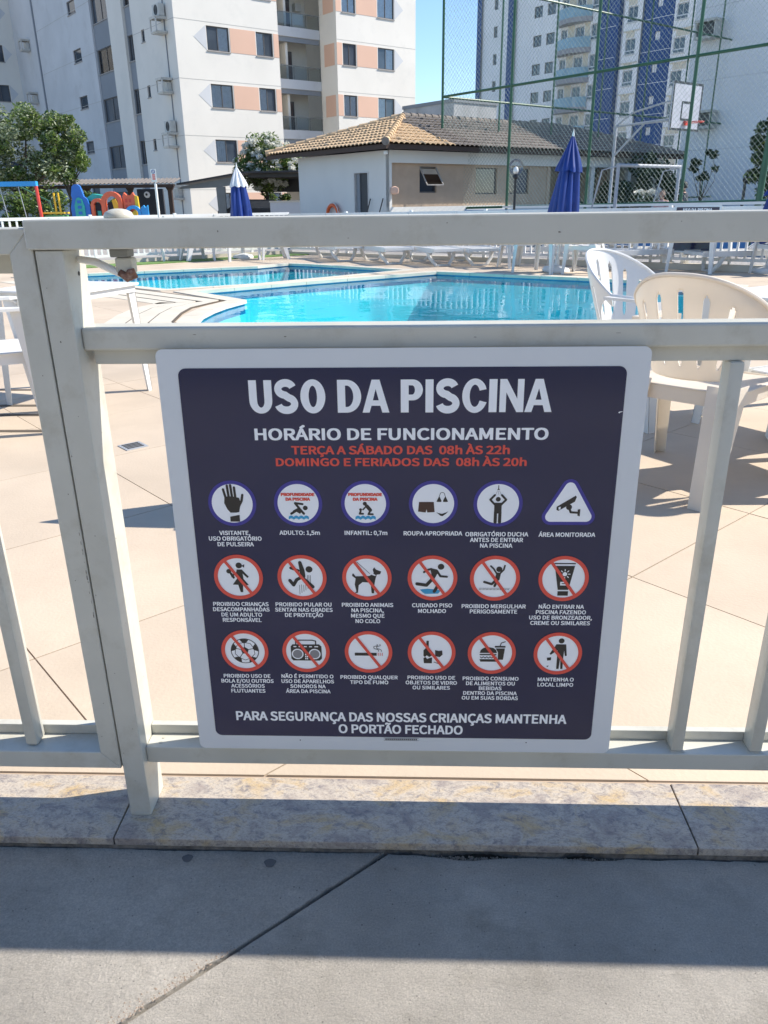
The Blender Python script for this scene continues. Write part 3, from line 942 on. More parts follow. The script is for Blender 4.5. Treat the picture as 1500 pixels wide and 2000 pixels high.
def ribbon(path, w):
    """closed quads along a centre line; w is the stroke width (x, z) per point"""
    P = [Vector(p) for p in path]; L = []; R_ = []
    for i, p in enumerate(P):
        d = (P[min(i + 1, len(P) - 1)] - P[max(i - 1, 0)]).normalized()
        n = Vector((-d.y, d.x)); ww = w[i] if isinstance(w, list) else w
        L.append(p + n * ww / 2); R_.append(p - n * ww / 2)
    return L + R_, [(i, i + 1, i + 1 + len(P), i + len(P)) for i in range(len(P) - 1)]
def arc(cx, cy, rx, ry, a0, a1, n=16): return [(cx + rx * cos(radians(a0 + (a1 - a0) * k / n)), cy + ry * sin(radians(a0 + (a1 - a0) * k / n))) for k in range(n + 1)]
def glyph(ch):
    """heavy grotesque capitals in a box of height 1; returns verts, faces, advance"""
    T, Hh = .252, .175
    def pg(outer, holes=()):
        polys = [[Vector((x, y, 0)) for x, y in outer]] + [[Vector((x, y, 0)) for x, y in h] for h in holes]
        return [(p.x, p.y) for q in polys for p in q], tessellate_polygon(polys)
    if ch == 'I': return (*pg([(0, 0), (T, 0), (T, 1), (0, 1)]), T)
    if ch == 'O' or ch == 'C':
        W, o = .80, .02
        if ch == 'O': v, f = pg(arc(W / 2, .5, W / 2, .5 + o, 0, 352.5, 47), [arc(W / 2, .5, W / 2 - T - .015, .5 - Hh, 0, 352.5, 47)]); return v, f, W
        a0, a1 = 28, 332
        out = arc(.40, .5, .40, .52, a0, a1, 40); inn = arc(.40, .5, .165, .335, a0 - 6, a1 + 6, 40)
        out[0] = (.76, .70); inn[0] = (.54, .655); out[-1] = (.775, .30); inn[-1] = (.555, .355)
        n = len(out); return out + inn, [(i, i + 1, i + 1 + n, i + n) for i in range(n - 1)], .76
    if ch == 'U':
        W = .74
        out = [(0, 1), (0, .38)] + arc(W / 2, .38, W / 2, .40, 180, 360, 24)[1:] + [(W, 1)]
        inn = [(T, 1), (T, .38)] + arc(W / 2, .38, W / 2 - T, .40 - Hh - .01, 180, 360, 24)[1:] + [(W - T, 1)]
        n = len(out); return out + inn, [(i, i + 1, i + 1 + n, i + n) for i in range(n - 1)], W
    if ch == 'D':
        W = .76
        return (*pg([(0, 0)] + [(.30, 0)] + arc(.30, .5, W - .30, .5, -88, 88, 22) + [(.30, 1), (0, 1)], [[(T, Hh)] + [(.30, Hh)] + arc(.30, .5, W - .30 - T, .5 - Hh, -86, 86, 20) + [(.30, 1 - Hh), (T, 1 - Hh)]]), W)
    if ch == 'P':
        W = .70; c = .685
        return (*pg([(0, 0), (T, 0), (T, .37), (.36, .37)] + arc(.38, c, W - .38, 1 - c, -84, 84, 18) + [(.36, 1), (0, 1)], [[(T, .37 + Hh)] + [(.35, .37 + Hh)] + arc(.36, c, W - .36 - T, 1 - c - Hh, -80, 80, 14) + [(.35, 1 - Hh), (T, 1 - Hh)]]), W)
    if ch == 'N':
        W = .76
        return (*pg([(0, 0), (.205, 0), (.205, .60), (W - .215, 0), (W, 0), (W, 1), (W - .205, 1), (W - .205, .41), (.215, 1), (0, 1)]), W)
    if ch == 'A':
        W = .86
        return (*pg([(0, 0), (.225, 0), (.29, .21), (.57, .21), (.635, 0), (W, 0), (.555, 1), (.305, 1)], [[(.335, .375), (.525, .375), (.43, .72)]]), W - .02)
    if ch == 'S':
        path = arc(.36, .73, .235, .185, 18, 90, 8)[:-1] + arc(.36, .73, .245, .185, 90, 262, 16) + arc(.375, .275, .255, .195, 82, -90, 18)[1:] + arc(.365, .285, .265, .205, -90, -166, 9)[1:]
        v, f = ribbon(path, .232); v = [tuple(p) for p in v]
        return v, f, .74
    return [], [], .30
def title(parent):
    txt = 'USO DA PISCINA'; x = 0; V = []; Fc = []
    for k, ch in enumerate(txt):
        v, f, adv = glyph(ch)
        o = len(V); V += [(p[0] + x, p[1]) for p in v]; Fc += [tuple(i + o for i in t) for t in f]
        nxt = txt[k + 1] if k < len(txt) - 1 else ''
        x += adv + (.085 if ch != ' ' else 0) - (.05 if 'A' in (ch, nxt) and ch != ' ' and nxt != ' ' else 0)
    x0, x1 = min(p[0] for p in V), max(p[0] for p in V)
    sx = .6222 * SW / (x1 - x0); sz = .0700 * SH
    b = MB(); y = -.0035 - 2 * LAY
    b.add([(W_(.4976) + (p[0] - (x0 + x1) / 2) * sx, y, Z_(.9001) + (p[1] - .5) * sz) for p in V], Fc)
    return b.build('title_lettering', 'p_white', parent, fix=False)
sign = empty('rules_sign', (-.021, 1.262, .9712), 0, 'square white sign with dark blue print and pool rules hung on the fence', 'sign')
sign.rotation_euler = (-atan2(.0159, SH), 0, 0)
def plate(parent):
    b = MB().prism(rrect(0, 1, 0, 1, .012), -.003, 0, 'y')
    return b.build('plate', 'sign_white', parent)
plate(sign)
def navy(parent):
    b = MB(); poly_faces(b, rrect(.0429, .9545, .0400, .9605, .013), .5); return b.build('dark_panel', 'navy', parent, fix=False)
navy(sign)
title(sign)
text_obj('HORÁRIO DE FUNCIONAMENTO', .4990, .8180, .6106, .0265, parent=sign, bold=.013)
text_obj('TERÇA A SÁBADO DAS  08h ÀS 22h', .4978, .7826, .4577, .0192, 'p_red', parent=sign, bold=.013)
text_obj('DOMINGO E FERIADOS DAS  08h ÀS 20h', .4988, .7556, .5286, .0185, 'p_red', parent=sign, bold=.013)
text_obj('PARA SEGURANÇA DAS NOSSAS CRIANÇAS MANTENHA', .4948, .0990, .7933, .0270, parent=sign, bold=.013)
text_obj('O PORTÃO FECHADO', .4957, .0640, .2985, .0265, parent=sign, bold=.013)
b = MB()
for (a, c, d, e) in [(.4548, .5398, .0301, .0308), (.4548, .5398, .0370, .0377)]:
    poly_faces(b, [(W_(a), Z_(d)), (W_(c), Z_(d)), (W_(c), Z_(e)), (W_(a), Z_(e))], 1.5)
for k in range(16):
    u = .459 + k * .0049
    poly_faces(b, [(W_(u), Z_(.0322)), (W_(u + .0032), Z_(.0322)), (W_(u + .0032), Z_(.0356)), (W_(u), Z_(.0356))], 1.5)
b.build('maker_mark', 'p_black', sign, fix=False)
for (x, z) in [(W_(.80), Z_(.029)), (W_(.25), Z_(.028))]:
    MB().tube([(x, -.0033, z), (x, -.0042, z)], .0011, 8).build('pin_mark', 'p_black', sign)
b = MB(); poly_faces(b, [(W_(.9445), Z_(.8640)), (W_(.9475), Z_(.8655)), (W_(.9530), Z_(.8660)), (W_(.9530), Z_(.8648)), (W_(.9490), Z_(.8640)), (W_(.9465), Z_(.8615))], 1.7)
b.build('scratch', 'p_white', sign, fix=False)

UC = [.1322, .2762, .4223, .5689, .7078, .8595]
CW = .0105                                   # capital height of the captions
XS = None
_probe = text_obj('PROIBIDO CRIANÇAS', .5, .5, .1269, CW, parent=sign, bold=.012)
# natural width of the same line, to give every caption the same letter width
_n = text_obj('PROIBIDO CRIANÇAS', .5, .5, None, CW, parent=sign, bold=.012)
def _wd(o): xs = [v.co.x for v in o.data.vertices]; return max(xs) - min(xs)
XS = _wd(_probe) / _wd(_n)
bpy.data.objects.remove(_probe); bpy.data.objects.remove(_n)
def caption(lines, u, v0, dv, parent):
    os_ = [text_obj(l, u, v0 - dv * i, None, CW, parent=parent, bold=.012, xs=XS) for i, l in enumerate(lines)]
    return join(os_, 'caption', parent)
MATK = {'white': 'p_white', 'figure': 'p_black', 'brown': 'p_brown', 'cyan': 'p_cyan', 'redp': 'p_red', 'grey': 'p_grey', 'cut': 'p_white', 'slash': 'p_red', 'ring_r': 'p_red', 'ring_b': 'p_blue'}
NM = {'ring_r': 'ring', 'ring_b': 'ring', 'slash': 'slash', 'figure': 'figure', 'cut': 'figure_detail', 'grey': 'figure_detail', 'brown': 'garment', 'cyan': 'wave', 'redp': 'red_detail'}
def finish(pc, caplines, u, v0, dv):
    root = None
    items = sorted(pc.b.items(), key=lambda kv: 0 if kv[0][0] == 'white' else 1)
    merged = {}
    for (k, l), b in items:
        m = merged.setdefault(k, MB()); m.add(b.v, b.f)
    root = merged.pop('white').build('pictogram', 'p_white', sign, fix=False)
    for k, b in merged.items():
        b.build(NM[k], MATK[k], root, fix=False)
    c = caption(caplines, u, v0, dv, sign)
    return root
R1, R2 = .0424, .0446
def blue(col, v=.6597):
    p = Pic(UC[col], v, R1); p.disc((0, 0), .86, 'white', 1.2, 48); p.ring(.85, 1.0, 'ring_b', 1.6); return p
def red(col, v):
    p = Pic(UC[col], v, R2); p.disc((0, 0), .88, 'white', 1.2, 48); p.ring(.845, 1.0, 'ring_r', 5)
    a, c = Vector((-.53, .74)), Vector((.53, -.78)); d = (c - a).normalized(); n = Vector((-d.y, d.x)) * .062
    p.poly([tuple(a + n), tuple(a - n), tuple(c - n), tuple(c + n)], 'slash', 5.4); return p

# --- row 1
p = blue(0)
p.poly([(-.30, .30), (-.33, .02), (-.22, -.25), (-.10, -.40), (.26, -.40), (.33, -.10), (.36, .05), (.30, .25), (.10, .30), (-.10, .32)], 'figure', 3)
for a, c, w in [((-.24, .2), (-.33, .62), .10), ((-.12, .25), (-.16, .78), .10), ((.02, .25), (-.02, .80), .10), ((.15, .25), (.13, .70), .10)]: p.stroke([a, c], w, layer=3.3)
p.stroke([(.28, -.1), (.40, .12), (.45, .38)], .10, layer=3.6)
p.poly([(-.13, -.58), (.27, -.50), (.27, -.80), (-.13, -.80)], 'figure', 3)
p.poly([(-.14, -.56), (.27, -.44), (.31, -.36), (-.13, -.46)], 'cut', 4.6)
finish(p, ['VISITANTE,', 'USO OBRIGATÓRIO', 'DE PULSEIRA'], UC[0], .5891, .01385)
def depth_words(p, col):
    pass
for col, cap in ((1, 'ADULTO: 1,5m'), (2, 'INFANTIL: 0,7m')):
    p = blue(col)
    for yb, am in ((-.60, .07),):
        pts = []
        for k in range(25): pts.append((-.42 + .84 * k / 24, yb + am * abs(sin(k / 24 * pi * 4)) * .8 + .02))
        pts2 = [(x, y - .13) for x, y in reversed(pts)]
        p.poly(pts + pts2, 'cyan', 3)
    if col == 1:
        p.poly([(-.30, -.46), (-.22, -.30), (.0, -.18), (.12, -.38), (.06, -.45), (-.08, -.36)], 'figure', 3)
        p.stroke([(-.12, .02), (.18, -.02)], .09); p.stroke([(-.12, .02), (.06, -.24), (.22, -.44)], .10, layer=3.5)
        p.stroke([(-.3, -.44), (-.02, -.26)], .10, layer=3.9)
        p.disc((.29, -.19), .10)
    else:
        p.disc((-.02, .0), .085); p.stroke([(.06, -.10), (.20, -.28)], .15); p.stroke([(.20, -.30), (.12, -.46), (.30, -.46)], .08, layer=3.6)
        p.stroke([(.04, -.10), (-.10, -.26)], .06, layer=3.8)
        p.disc((-.20, -.26), .06); p.stroke([(-.20, -.34), (-.24, -.44), (-.10, -.44)], .08, layer=3.4)
    r = finish(p, [cap], UC[col], .5900, .0139)
    a = text_obj('PROFUNDIDADE', UC[col], .6597 + .0215, .0715, .0078, 'p_red', r, .03, layer=3)
    c = text_obj('DA PISCINA', UC[col], .6597 + .0105, .0520, .0078, 'p_red', r, .03, layer=3)
    join([a, c], 'depth_lettering', r)
p = blue(3)
p.poly([(-.58, .08), (.02, .08), (.06, -.36), (-.24, -.38), (-.27, -.24), (-.31, -.38), (-.62, -.34)], 'brown', 3)
p.poly([(.13, .10), (.24, .34), (.34, .12), (.31, .08), (.16, .08)], 'figure', 3)
p.poly([(.60, .10), (.49, .34), (.39, .12), (.42, .08), (.57, .08)], 'figure', 3)
for s in (-1, 1): p.stroke([(.365 + s * .12, .32), (.365 + s * .08, .46), (.365, .50)], .022, caps=False)
p.poly([(.12, -.36), (.20, -.40), (.36, -.44), (.52, -.38), (.62, -.33), (.52, -.44), (.38, -.54), (.30, -.52)], 'figure', 3)
finish(p, ['ROUPA APROPRIADA'], UC[3], .5893, .0139)
p = blue(4)
p.disc((0, .20), .10)
p.poly([(-.15, .05), (.15, .05), (.15, -.42), (-.15, -.42)], 'figure', 3)
for s in (-1, 1):
    p.stroke([(s * .09, -.35), (s * .09, -.80)], .13, layer=3.4)
    p.stroke([(s * .14, -.02), (s * .32, .18), (s * .14, .38)], .085, layer=3.7)
p.stroke([(0, .62), (0, .80)], .03, caps=False); p.poly([(-.055, .60), (.055, .60), (0, .70)], 'figure', 3)
for s in (-1, 0, 1): p.stroke([(s * .04, .57), (s * .11, .40)], .012, 'grey', caps=False)
finish(p, ['OBRIGATÓRIO DUCHA', 'ANTES DE ENTRAR', 'NA PISCINA'], UC[4], .5876, .0138)
p = Pic(UC[5], .6597, R1)
def rtri(s, r, sh=.04):
    pts = []
    for ang, (x, y) in ((90, (0, .66)), (210, (-.72, -.60)), (330, (.72, -.60))):
        for k in range(9):
            t = radians(ang - 62 + 124 * k / 8); pts.append((x * s + r * cos(t), (y) * s + sh + r * sin(t)))
    return pts
p.poly(rtri(1, .36), 'ring_b', 1.2); p.poly(rtri(1, .22), 'white', 1.8)
p.poly([(-.50, -.12), (.24, .36), (.28, .30), (.22, .10), (-.42, -.30), (-.50, -.26)], 'figure', 3)
p.poly([(-.42, -.14), (-.34, -.12), (-.34, -.24), (-.42, -.24)], 'cut', 3.6)
p.disc((.0, -.14), .12, layer=3.3); p.stroke([(.02, -.2), (.08, -.36), (.36, -.38)], .09, layer=3.5)
p.poly([(.36, -.24), (.46, -.22), (.46, -.54), (.36, -.50)], 'figure', 3.9)
finish(p, ['ÁREA MONITORADA'], UC[5], .5869, .0138)

# --- row 2
V2, V3 = .4790, .2836
p = red(0, V2)
p.disc((.05, .52), .13); p.poly([(.16, .50), (.28, .58), (.26, .42)], 'figure', 3)
p.poly([(-.05, .34), (.16, .34), (.42, .02), (.36, -.04), (.18, .16), (.20, -.08), (.40, -.36), (-.26, -.34), (-.02, .0), (-.10, .12)], 'figure', 3)
p.poly([(-.04, -.34), (.16, -.36), (.14, -.68), (.04, -.68)], 'figure', 3)
p.disc((-.38, .26), .10); p.stroke([(-.30, .16), (-.20, -.02)], .10, layer=3.4); p.stroke([(-.12, .20), (-.26, .02)], .07, layer=3.8)
finish(p, ['PROIBIDO CRIANÇAS', 'DESACOMPANHADAS', 'DE UM ADULTO', 'RESPONSÁVEL'], UC[0], .4093, .01395)
p = red(1, V2)
p.disc((.30, .36), .14); p.stroke([(-.06, .66), (.02, .30), (.02, .05)], [.14, .2, .24]); p.stroke([(-.44, .42), (-.14, .30)], .12, layer=3.5)
p.stroke([(.0, .02), (-.22, -.10), (-.36, -.34), (-.50, -.14)], .14, layer=3.8); p.stroke([(.04, -.05), (.20, -.20), (.42, -.42)], .15, layer=4.1)
for k in range(6): p.stroke([(-.12 + k * .085, -.34 + .02 * (k % 2)), (-.12 + k * .085, -.76 + .06 * k)], .018, caps=False)
for k in range(3): p.stroke([(.22 + k * .06, .1), (.22 + k * .06, -.24)], .018, caps=False)
finish(p, ['PROIBIDO PULAR OU', 'SENTAR NAS GRADES', 'DE PROTEÇÃO'], UC[1], .4092, .0139)
p = red(2, V2)
p.poly([(-.46, .06), (.10, .08), (.28, .20), (.24, .36), (.30, .46), (.38, .36), (.58, .28), (.54, .16), (.40, .14), (.34, -.08), (.30, -.30), (.28, -.70), (.18, -.70), (.14, -.22), (-.18, -.20), (-.34, -.34), (-.38, -.68), (-.52, -.70), (-.44, -.62), (-.50, -.30), (-.46, -.04), (-.60, .08), (-.58, .18), (-.54, .18)], 'figure', 3)
p.poly([(.18, .14), (.34, .08), (.36, .12), (.22, .20)], 'cut', 4)
p.stroke([(-.40, .70), (.12, .18)], .02, caps=False)
finish(p, ['PROIBIDO ANIMAIS', 'NA PISCINA,', 'MESMO QUE', 'NO COLO'], UC[2], .4091, .0142)
p = red(3, V2)
p.poly([(-.50, -.52), (-.2, -.48), (.2, -.52), (.34, -.56), (.24, -.70), (-.3, -.72), (-.42, -.62)], 'cyan', 2.6)
p.disc((.34, .50), .13); p.poly([(-.10, .44), (.18, .38), (.22, .24), (.04, -.12), (-.10, -.06), (-.04, .16)], 'figure', 3)
p.stroke([(-.04, .40), (-.20, .36), (-.34, .26)], .09, layer=3.4); p.stroke([(.18, .32), (.32, .08), (.58, .06)], .09, layer=3.7)
p.stroke([(-.02, -.06), (-.24, -.32), (-.62, -.26)], .14, layer=4.0); p.stroke([(.04, -.10), (.22, -.34), (.08, -.60)], .13, layer=4.3)
finish(p, ['CUIDADO PISO', 'MOLHADO'], UC[3], .4090, .0147)
p = red(4, V2)
p.disc((.16, .40), .12); p.poly([(.06, .26), (.24, .24), (.18, -.08), (-.02, -.10)], 'figure', 3)
p.stroke([(.20, .22), (.34, .38), (.38, .56)], .07, layer=3.3); p.stroke([(.06, .22), (-.06, .42), (-.18, .54)], .07, layer=3.6)
p.stroke([(.06, -.06), (-.12, -.26), (-.42, -.16)], .10, layer=3.9); p.stroke([(.10, -.10), (-.0, -.34)], .10, layer=4.2)
for k in range(22): p.stroke([(-.62 + k * .056, -.47), (-.595 + k * .056, -.52)], .02, 'figure', 3, caps=False)
p.stroke([(-.62, -.44), (.62, -.44)], .012, caps=False)
finish(p, ['PROIBIDO MERGULHAR', 'PERIGOSAMENTE'], UC[4], .4075, .0137)
p = red(5, V2)
p.stroke([(-.40, .66), (.44, .66)], .05, caps=False)
p.poly([(-.38, .56), (.42, .56), (.22, -.50), (-.20, -.50)], 'figure', 3); p.poly([(-.20, -.56), (.22, -.56), (.22, -.76), (-.20, -.76)], 'figure', 3)
p.disc((.04, .20), .09, 'cut', 4)
for k in range(8): a = k * pi / 4; p.stroke([(.04 + .13 * cos(a), .20 + .13 * sin(a)), (.04 + .22 * cos(a), .20 + .22 * sin(a))], .035, 'cut', 4, caps=False)
p.poly([(-.12, -.14), (.14, -.14), (.14, -.20), (-.12, -.20)], 'cut', 4); p.poly([(-.12, -.24), (.14, -.24), (.14, -.30), (-.12, -.30)], 'cut', 4); p.poly([(-.12, -.20), (-.06, -.20), (-.06, -.24), (-.12, -.24)], 'cut', 4.1)
finish(p, ['NÃO ENTRAR NA', 'PISCINA FAZENDO', 'USO DE BRONZEADOR,', 'CREME OU SIMILARES'], UC[5], .4074, .0142)

# --- row 3
p = red(0, V3)
p.disc((0, 0), .60, 'figure', 2.4, 40); p.disc((0, 0), .565, 'cut', 2.8, 40)
def penta(cx, cy, r, rot): return [(cx + r * cos(radians(rot + 72 * k)), cy + r * sin(radians(rot + 72 * k))) for k in range(5)]
p.poly(penta(0, .02, .18, 90), 'figure', 3.4)
for k in range(5):
    a = radians(90 + 72 * k); p.stroke([(.17 * cos(a), .02 + .17 * sin(a)), (.38 * cos(a), .38 * sin(a))], .03, 'figure', 3.6, caps=False)
    c_ = [(.565 * cos(a + d), .565 * sin(a + d)) for d in (-.34, -.17, 0, .17, .34)] + [(.40 * cos(a + .2), .40 * sin(a + .2)), (.36 * cos(a), .36 * sin(a)), (.40 * cos(a - .2), .40 * sin(a - .2))]
    p.poly(c_, 'figure', 3.4)
    b_ = a + radians(36); p.stroke([(.40 * cos(a + .2), .40 * sin(a + .2)), (.44 * cos(b_), .44 * sin(b_)), (.40 * cos(a + 1.05), .40 * sin(a + 1.05))], .025, 'figure', 3.8, caps=False)
finish(p, ['PROIBIDO USO DE', 'BOLA E/OU OUTROS', 'ACESSÓRIOS', 'FLUTUANTES'], UC[0], .2140, .0141)
p = red(1, V3)
p.stroke([(-.42, .30), (-.42, .50), (-.30, .54), (.28, .54), (.42, .50), (.42, .30)], .05)
p.poly([(-.64, .24), (-.56, .34), (.56, .34), (.66, .24), (.66, -.34), (.56, -.44), (-.56, -.44), (-.64, -.34)], 'figure', 3)
for a_, c_ in ((-.52, -.40), (-.30, -.18), (-.08, .04), (.14, .26), (.36, .52)): p.poly([(a_, .26), (c_, .26), (c_, .21), (a_, .21)], 'cut', 4)
for s in (-1, 1):
    p.disc((s * .36, -.12), .25, 'cut', 4, 28); p.disc((s * .36, -.12), .20, 'grey', 4.6, 28)
for j in range(2):
    for i in range(4): p.poly([(-.05 + j * .07, -.38 + i * .10), (.0 + j * .07, -.38 + i * .10), (.0 + j * .07, -.31 + i * .10), (-.05 + j * .07, -.31 + i * .10)], 'cut', 4)
finish(p, ['NÃO É PERMITIDO O', 'USO DE APARELHOS', 'SONOROS NA', 'ÁREA DA PISCINA'], UC[1], .2144, .0141)
p = red(2, V3)
p.poly([(-.58, -.04), (.34, -.04), (.34, -.18), (-.58, -.18)], 'figure', 3)
for k in range(3): p.poly([(.39 + k * .085, -.04), (.42 + k * .085, -.04), (.42 + k * .085, -.18), (.39 + k * .085, -.18)], 'redp', 3)
for x in (.42, .54): p.stroke([(x, .02), (x, .10), (x - .08, .14), (x - .18, .16), (x - .20, .26), (x - .04, .30), (x - .06, .38)], .026, caps=False)
finish(p, ['PROIBIDO QUALQUER', 'TIPO DE FUMO'], UC[2], .2135, .0142)
p = red(3, V3)
p.poly([(-.22, .56), (-.12, .56), (-.12, .24), (-.02, .10), (-.0, -.16), (-.10, -.22), (-.20, -.14), (-.28, -.22), (-.34, -.16), (-.34, .10), (-.22, .24)], 'figure', 3)
p.poly([(-.34, -.28), (-.26, -.22), (-.18, -.32), (-.08, -.26), (.02, -.24), (.02, -.52), (-.32, -.52)], 'figure', 3)
p.poly([(.14, .12), (.30, .08), (.44, .10), (.46, -.10), (.34, -.22), (.16, -.18)], 'figure', 3); p.stroke([(.10, -.46), (.30, -.54)], .03)
finish(p, ['PROIBIDO USO DE', 'OBJETOS DE VIDRO', 'OU SIMILARES'], UC[3], .2140, .0141)
p = red(4, V3)
p.poly([(-.50, .00), (-.46, .14), (-.34, .24), (-.14, .28), (.06, .24), (.18, .14), (.22, .0)], 'figure', 3)
p.poly([(-.50, -.05), (.20, -.05), (.20, -.11), (-.50, -.11)], 'figure', 3)
for k in range(5): p.stroke([(-.48 + k * .14, -.18), (-.41 + k * .14, -.25), (-.34 + k * .14, -.18)], .035, caps=False)
p.poly([(-.50, -.30), (.22, -.30), (.20, -.42), (-.46, -.42)], 'figure', 3)
p.poly([(.12, .34), (.56, .34), (.56, .26), (.12, .26)], 'figure', 3); p.poly([(.16, .22), (.54, .22), (.48, -.32), (.26, -.32), (.26, .02)], 'figure', 3)
p.stroke([(.34, .34), (.38, .48), (.54, .54)], .04)
finish(p, ['PROIBIDO CONSUMO', 'DE ALIMENTOS OU', 'BEBIDAS', 'DENTRO DA PISCINA', 'OU EM SUAS BORDAS'], UC[4], .2130, .0137)
p = red(5, V3)
p.disc((.12, .60), .12)
p.poly([(-.08, .44), (.32, .44), (.38, -.10), (.30, -.12), (.26, .14), (.24, -.16), (.24, -.74), (.15, -.74), (.12, -.2), (.08, -.74), (-.02, -.74), (-.02, .16), (-.28, -.06), (-.34, -.02)], 'figure', 3)
p.poly([(-.44, -.20), (-.26, -.18), (-.26, -.32), (-.42, -.34)], 'figure', 3); p.poly([(-.44, -.60), (-.34, -.58), (-.38, -.66)], 'figure', 3)
finish(p, ['MANTENHA O', 'LOCAL LIMPO'], UC[5], .2122, .0146)

# ================================================================= POOLSIDE FURNITURE
def angle_leg(b, top, bot, wt, wb, da, db, th=.004):
    """L-section tapering leg: two thin plates meeting on the corner line top-bot"""
    top, bot = Vector(top), Vector(bot); da = Vector(da).normalized(); db = Vector(db).normalized()
    for d, o in ((da, db), (db, da)):
        q = [top, top + d * wt, bot + d * wb, bot]
        n = o * th
        b.add([tuple(p) for p in q] + [tuple(p + n) for p in q], [(0, 1, 2, 3), (7, 6, 5, 4), (0, 4, 5, 1), (1, 5, 6, 2), (2, 6, 7, 3), (3, 7, 4, 0)])
def monobloc(mat, label, group=None, arms=True):
    """plastic stacking armchair, front towards +y"""
    t = empty('plastic_chair', (0, 0, 0), 0, label, 'chair', group)
    NA, NR = 300, 44
    b = MB()
    zs = .43
    def hgt(a):     # top edge height over the sweep angle
        k = abs(a) / (pi / 2)
        return .64 + .21 * max(0.0, cos(min(1.0, k ** 1.15) * pi / 2)) ** 1.15
    def low(a):
        k = abs(a)
        if k < 1.0: return .46
        return .46 + (hgt(a) - .055 - .46) * min(1, (k - 1.0) / .35) ** .6
    def pt(a, z):
        lean = .11 * (z - zs) / .4
        rx, ry = .165 + .115 * min(1, max(0, (z - zs) / .32)) ** .8, .20
        return (rx * sin(a) * (1 + .03 * abs(sin(a))), -(ry + lean) * cos(a) - .0, z)
    AM = 1.50
    A = [-AM + 2 * AM * i / NA for i in range(NA + 1)]
    idx = {}
    for i, a in enumerate(A):
        for j in range(NR + 1):
            s = j / NR; z = low(a) + (hgt(a) - low(a)) * s
            idx[i, j] = len(b.v); b.v.append(pt(a, z))
    slots = [-.96, -.64, -.32, 0, .32, .64, .96]
    for i in range(NA):
        am = (A[i] + A[i + 1]) / 2
        for j in range(NR):
            s = (j + .5) / NR
            hole = False
            for c in slots:
                lo_, hi_ = .14, .87 - .12 * abs(c)
                q = abs(s - (lo_ + hi_) / 2) / ((hi_ - lo_) / 2)
                if q < 1 and abs(am - c) < .044 * (1 - q ** 10) ** .5: hole = True
            if not hole:
                b.f.append((idx[i, j], idx[i + 1, j], idx[i + 1, j + 1], idx[i, j + 1]))
    o = b.build('backrest', mat, t, smooth=True)
    m = o.modifiers.new('thickness', 'SOLIDIFY'); m.thickness = .006; m.offset = 0
    rim = [Vector(pt(a, hgt(a))) for a in A]
    # arms run forward from the ends of the sweep
    for s in (-1, 1):
        e0 = rim[0] if s < 0 else rim[-1]
    armL = [Vector((-.285, .10, .652)), Vector((-.29, .20, .640)), Vector((-.283, .235, .615))]
    armR = [Vector((-v.x, v.y, v.z)) for v in armL]
    MB().tube(armL[::-1] + rim + armR, .0085, 8).build('rim', mat, t, smooth=True)
    for s in (-1, 1):
        ab = MB()
        pts = [(s * .262, -.02), (s * .312, -.03), (s * .318, .21), (s * .27, .24), (s * .252, .2)]
        ab.prism(pts, .636, .650)
        ab.build('armrest', mat, t)
    # seat with a rounded outline and shallow dish
    sb = MB(); N = 14
    for i in range(N + 1):
        for j in range(N + 1):
            u, v = i / N * 2 - 1, j / N * 2 - 1
            k = 1 / max(1, (abs(u) ** 6 + abs(v) ** 6) ** (1 / 6))
            x = u * k * .235 * (1 + .06 * v); y = v * k * .225 + .02
            sb.v.append((x, y, zs - .014 * (1 - u * u) * (1 - v * v) - (.02 if v > .9 else 0)))
    for i in range(N):
        for j in range(N):
            a = i * (N + 1) + j; sb.f.append((a, a + N + 1, a + N + 2, a + 1))
    o = sb.build('seat', mat, t, smooth=True); m = o.modifiers.new('thickness', 'SOLIDIFY'); m.thickness = .006
    sk = MB()
    for (a, c) in [((-.225, .235), (.225, .235)), ((-.21, -.20), (.21, -.20)), ((-.225, .235), (-.21, -.2)), ((.225, .235), (.21, -.2))]:
        sk.bar((a[0], a[1], zs - .03), (c[0], c[1], zs - .03), .006, .06)
    sk.build('seat_skirt', mat, t)
    for s in (-1, 1):
        lb = MB(); angle_leg(lb, (s * .300, .235, .64), (s * .285, .285, 0), .075, .045, (-s * .35, -1, 0), (-s, .25, 0)); lb.build('leg', mat, t)
        lb = MB(); angle_leg(lb, (s * .215, -.215, .45), (s * .215, -.33, 0), .105, .07, (-s, 0, 0), (s * .1, 1, 0)); lb.build('leg', mat, t)
    return t

c0 = monobloc('cream_plastic', 'cream plastic armchair seen from behind, nearest the fence right of the sign', None)
c0.location = (1.25, 3.38, 0); c0.rotation_euler = (0, 0, radians(-42)); c0.scale = (1.08, 1.08, 1.08)
c1 = monobloc('white_plastic', 'bright white plastic armchair at the pool edge behind the cream one')
c1.location = (1.29, 4.55, 0); c1.rotation_euler = (0, 0, radians(-137)); c1.scale = (1.08, 1.08, 1.08)
c2 = copy_tree(c1, None, (-2.42, 4.25, 0), radians(-60), 'white plastic armchair at the left edge behind the gate')

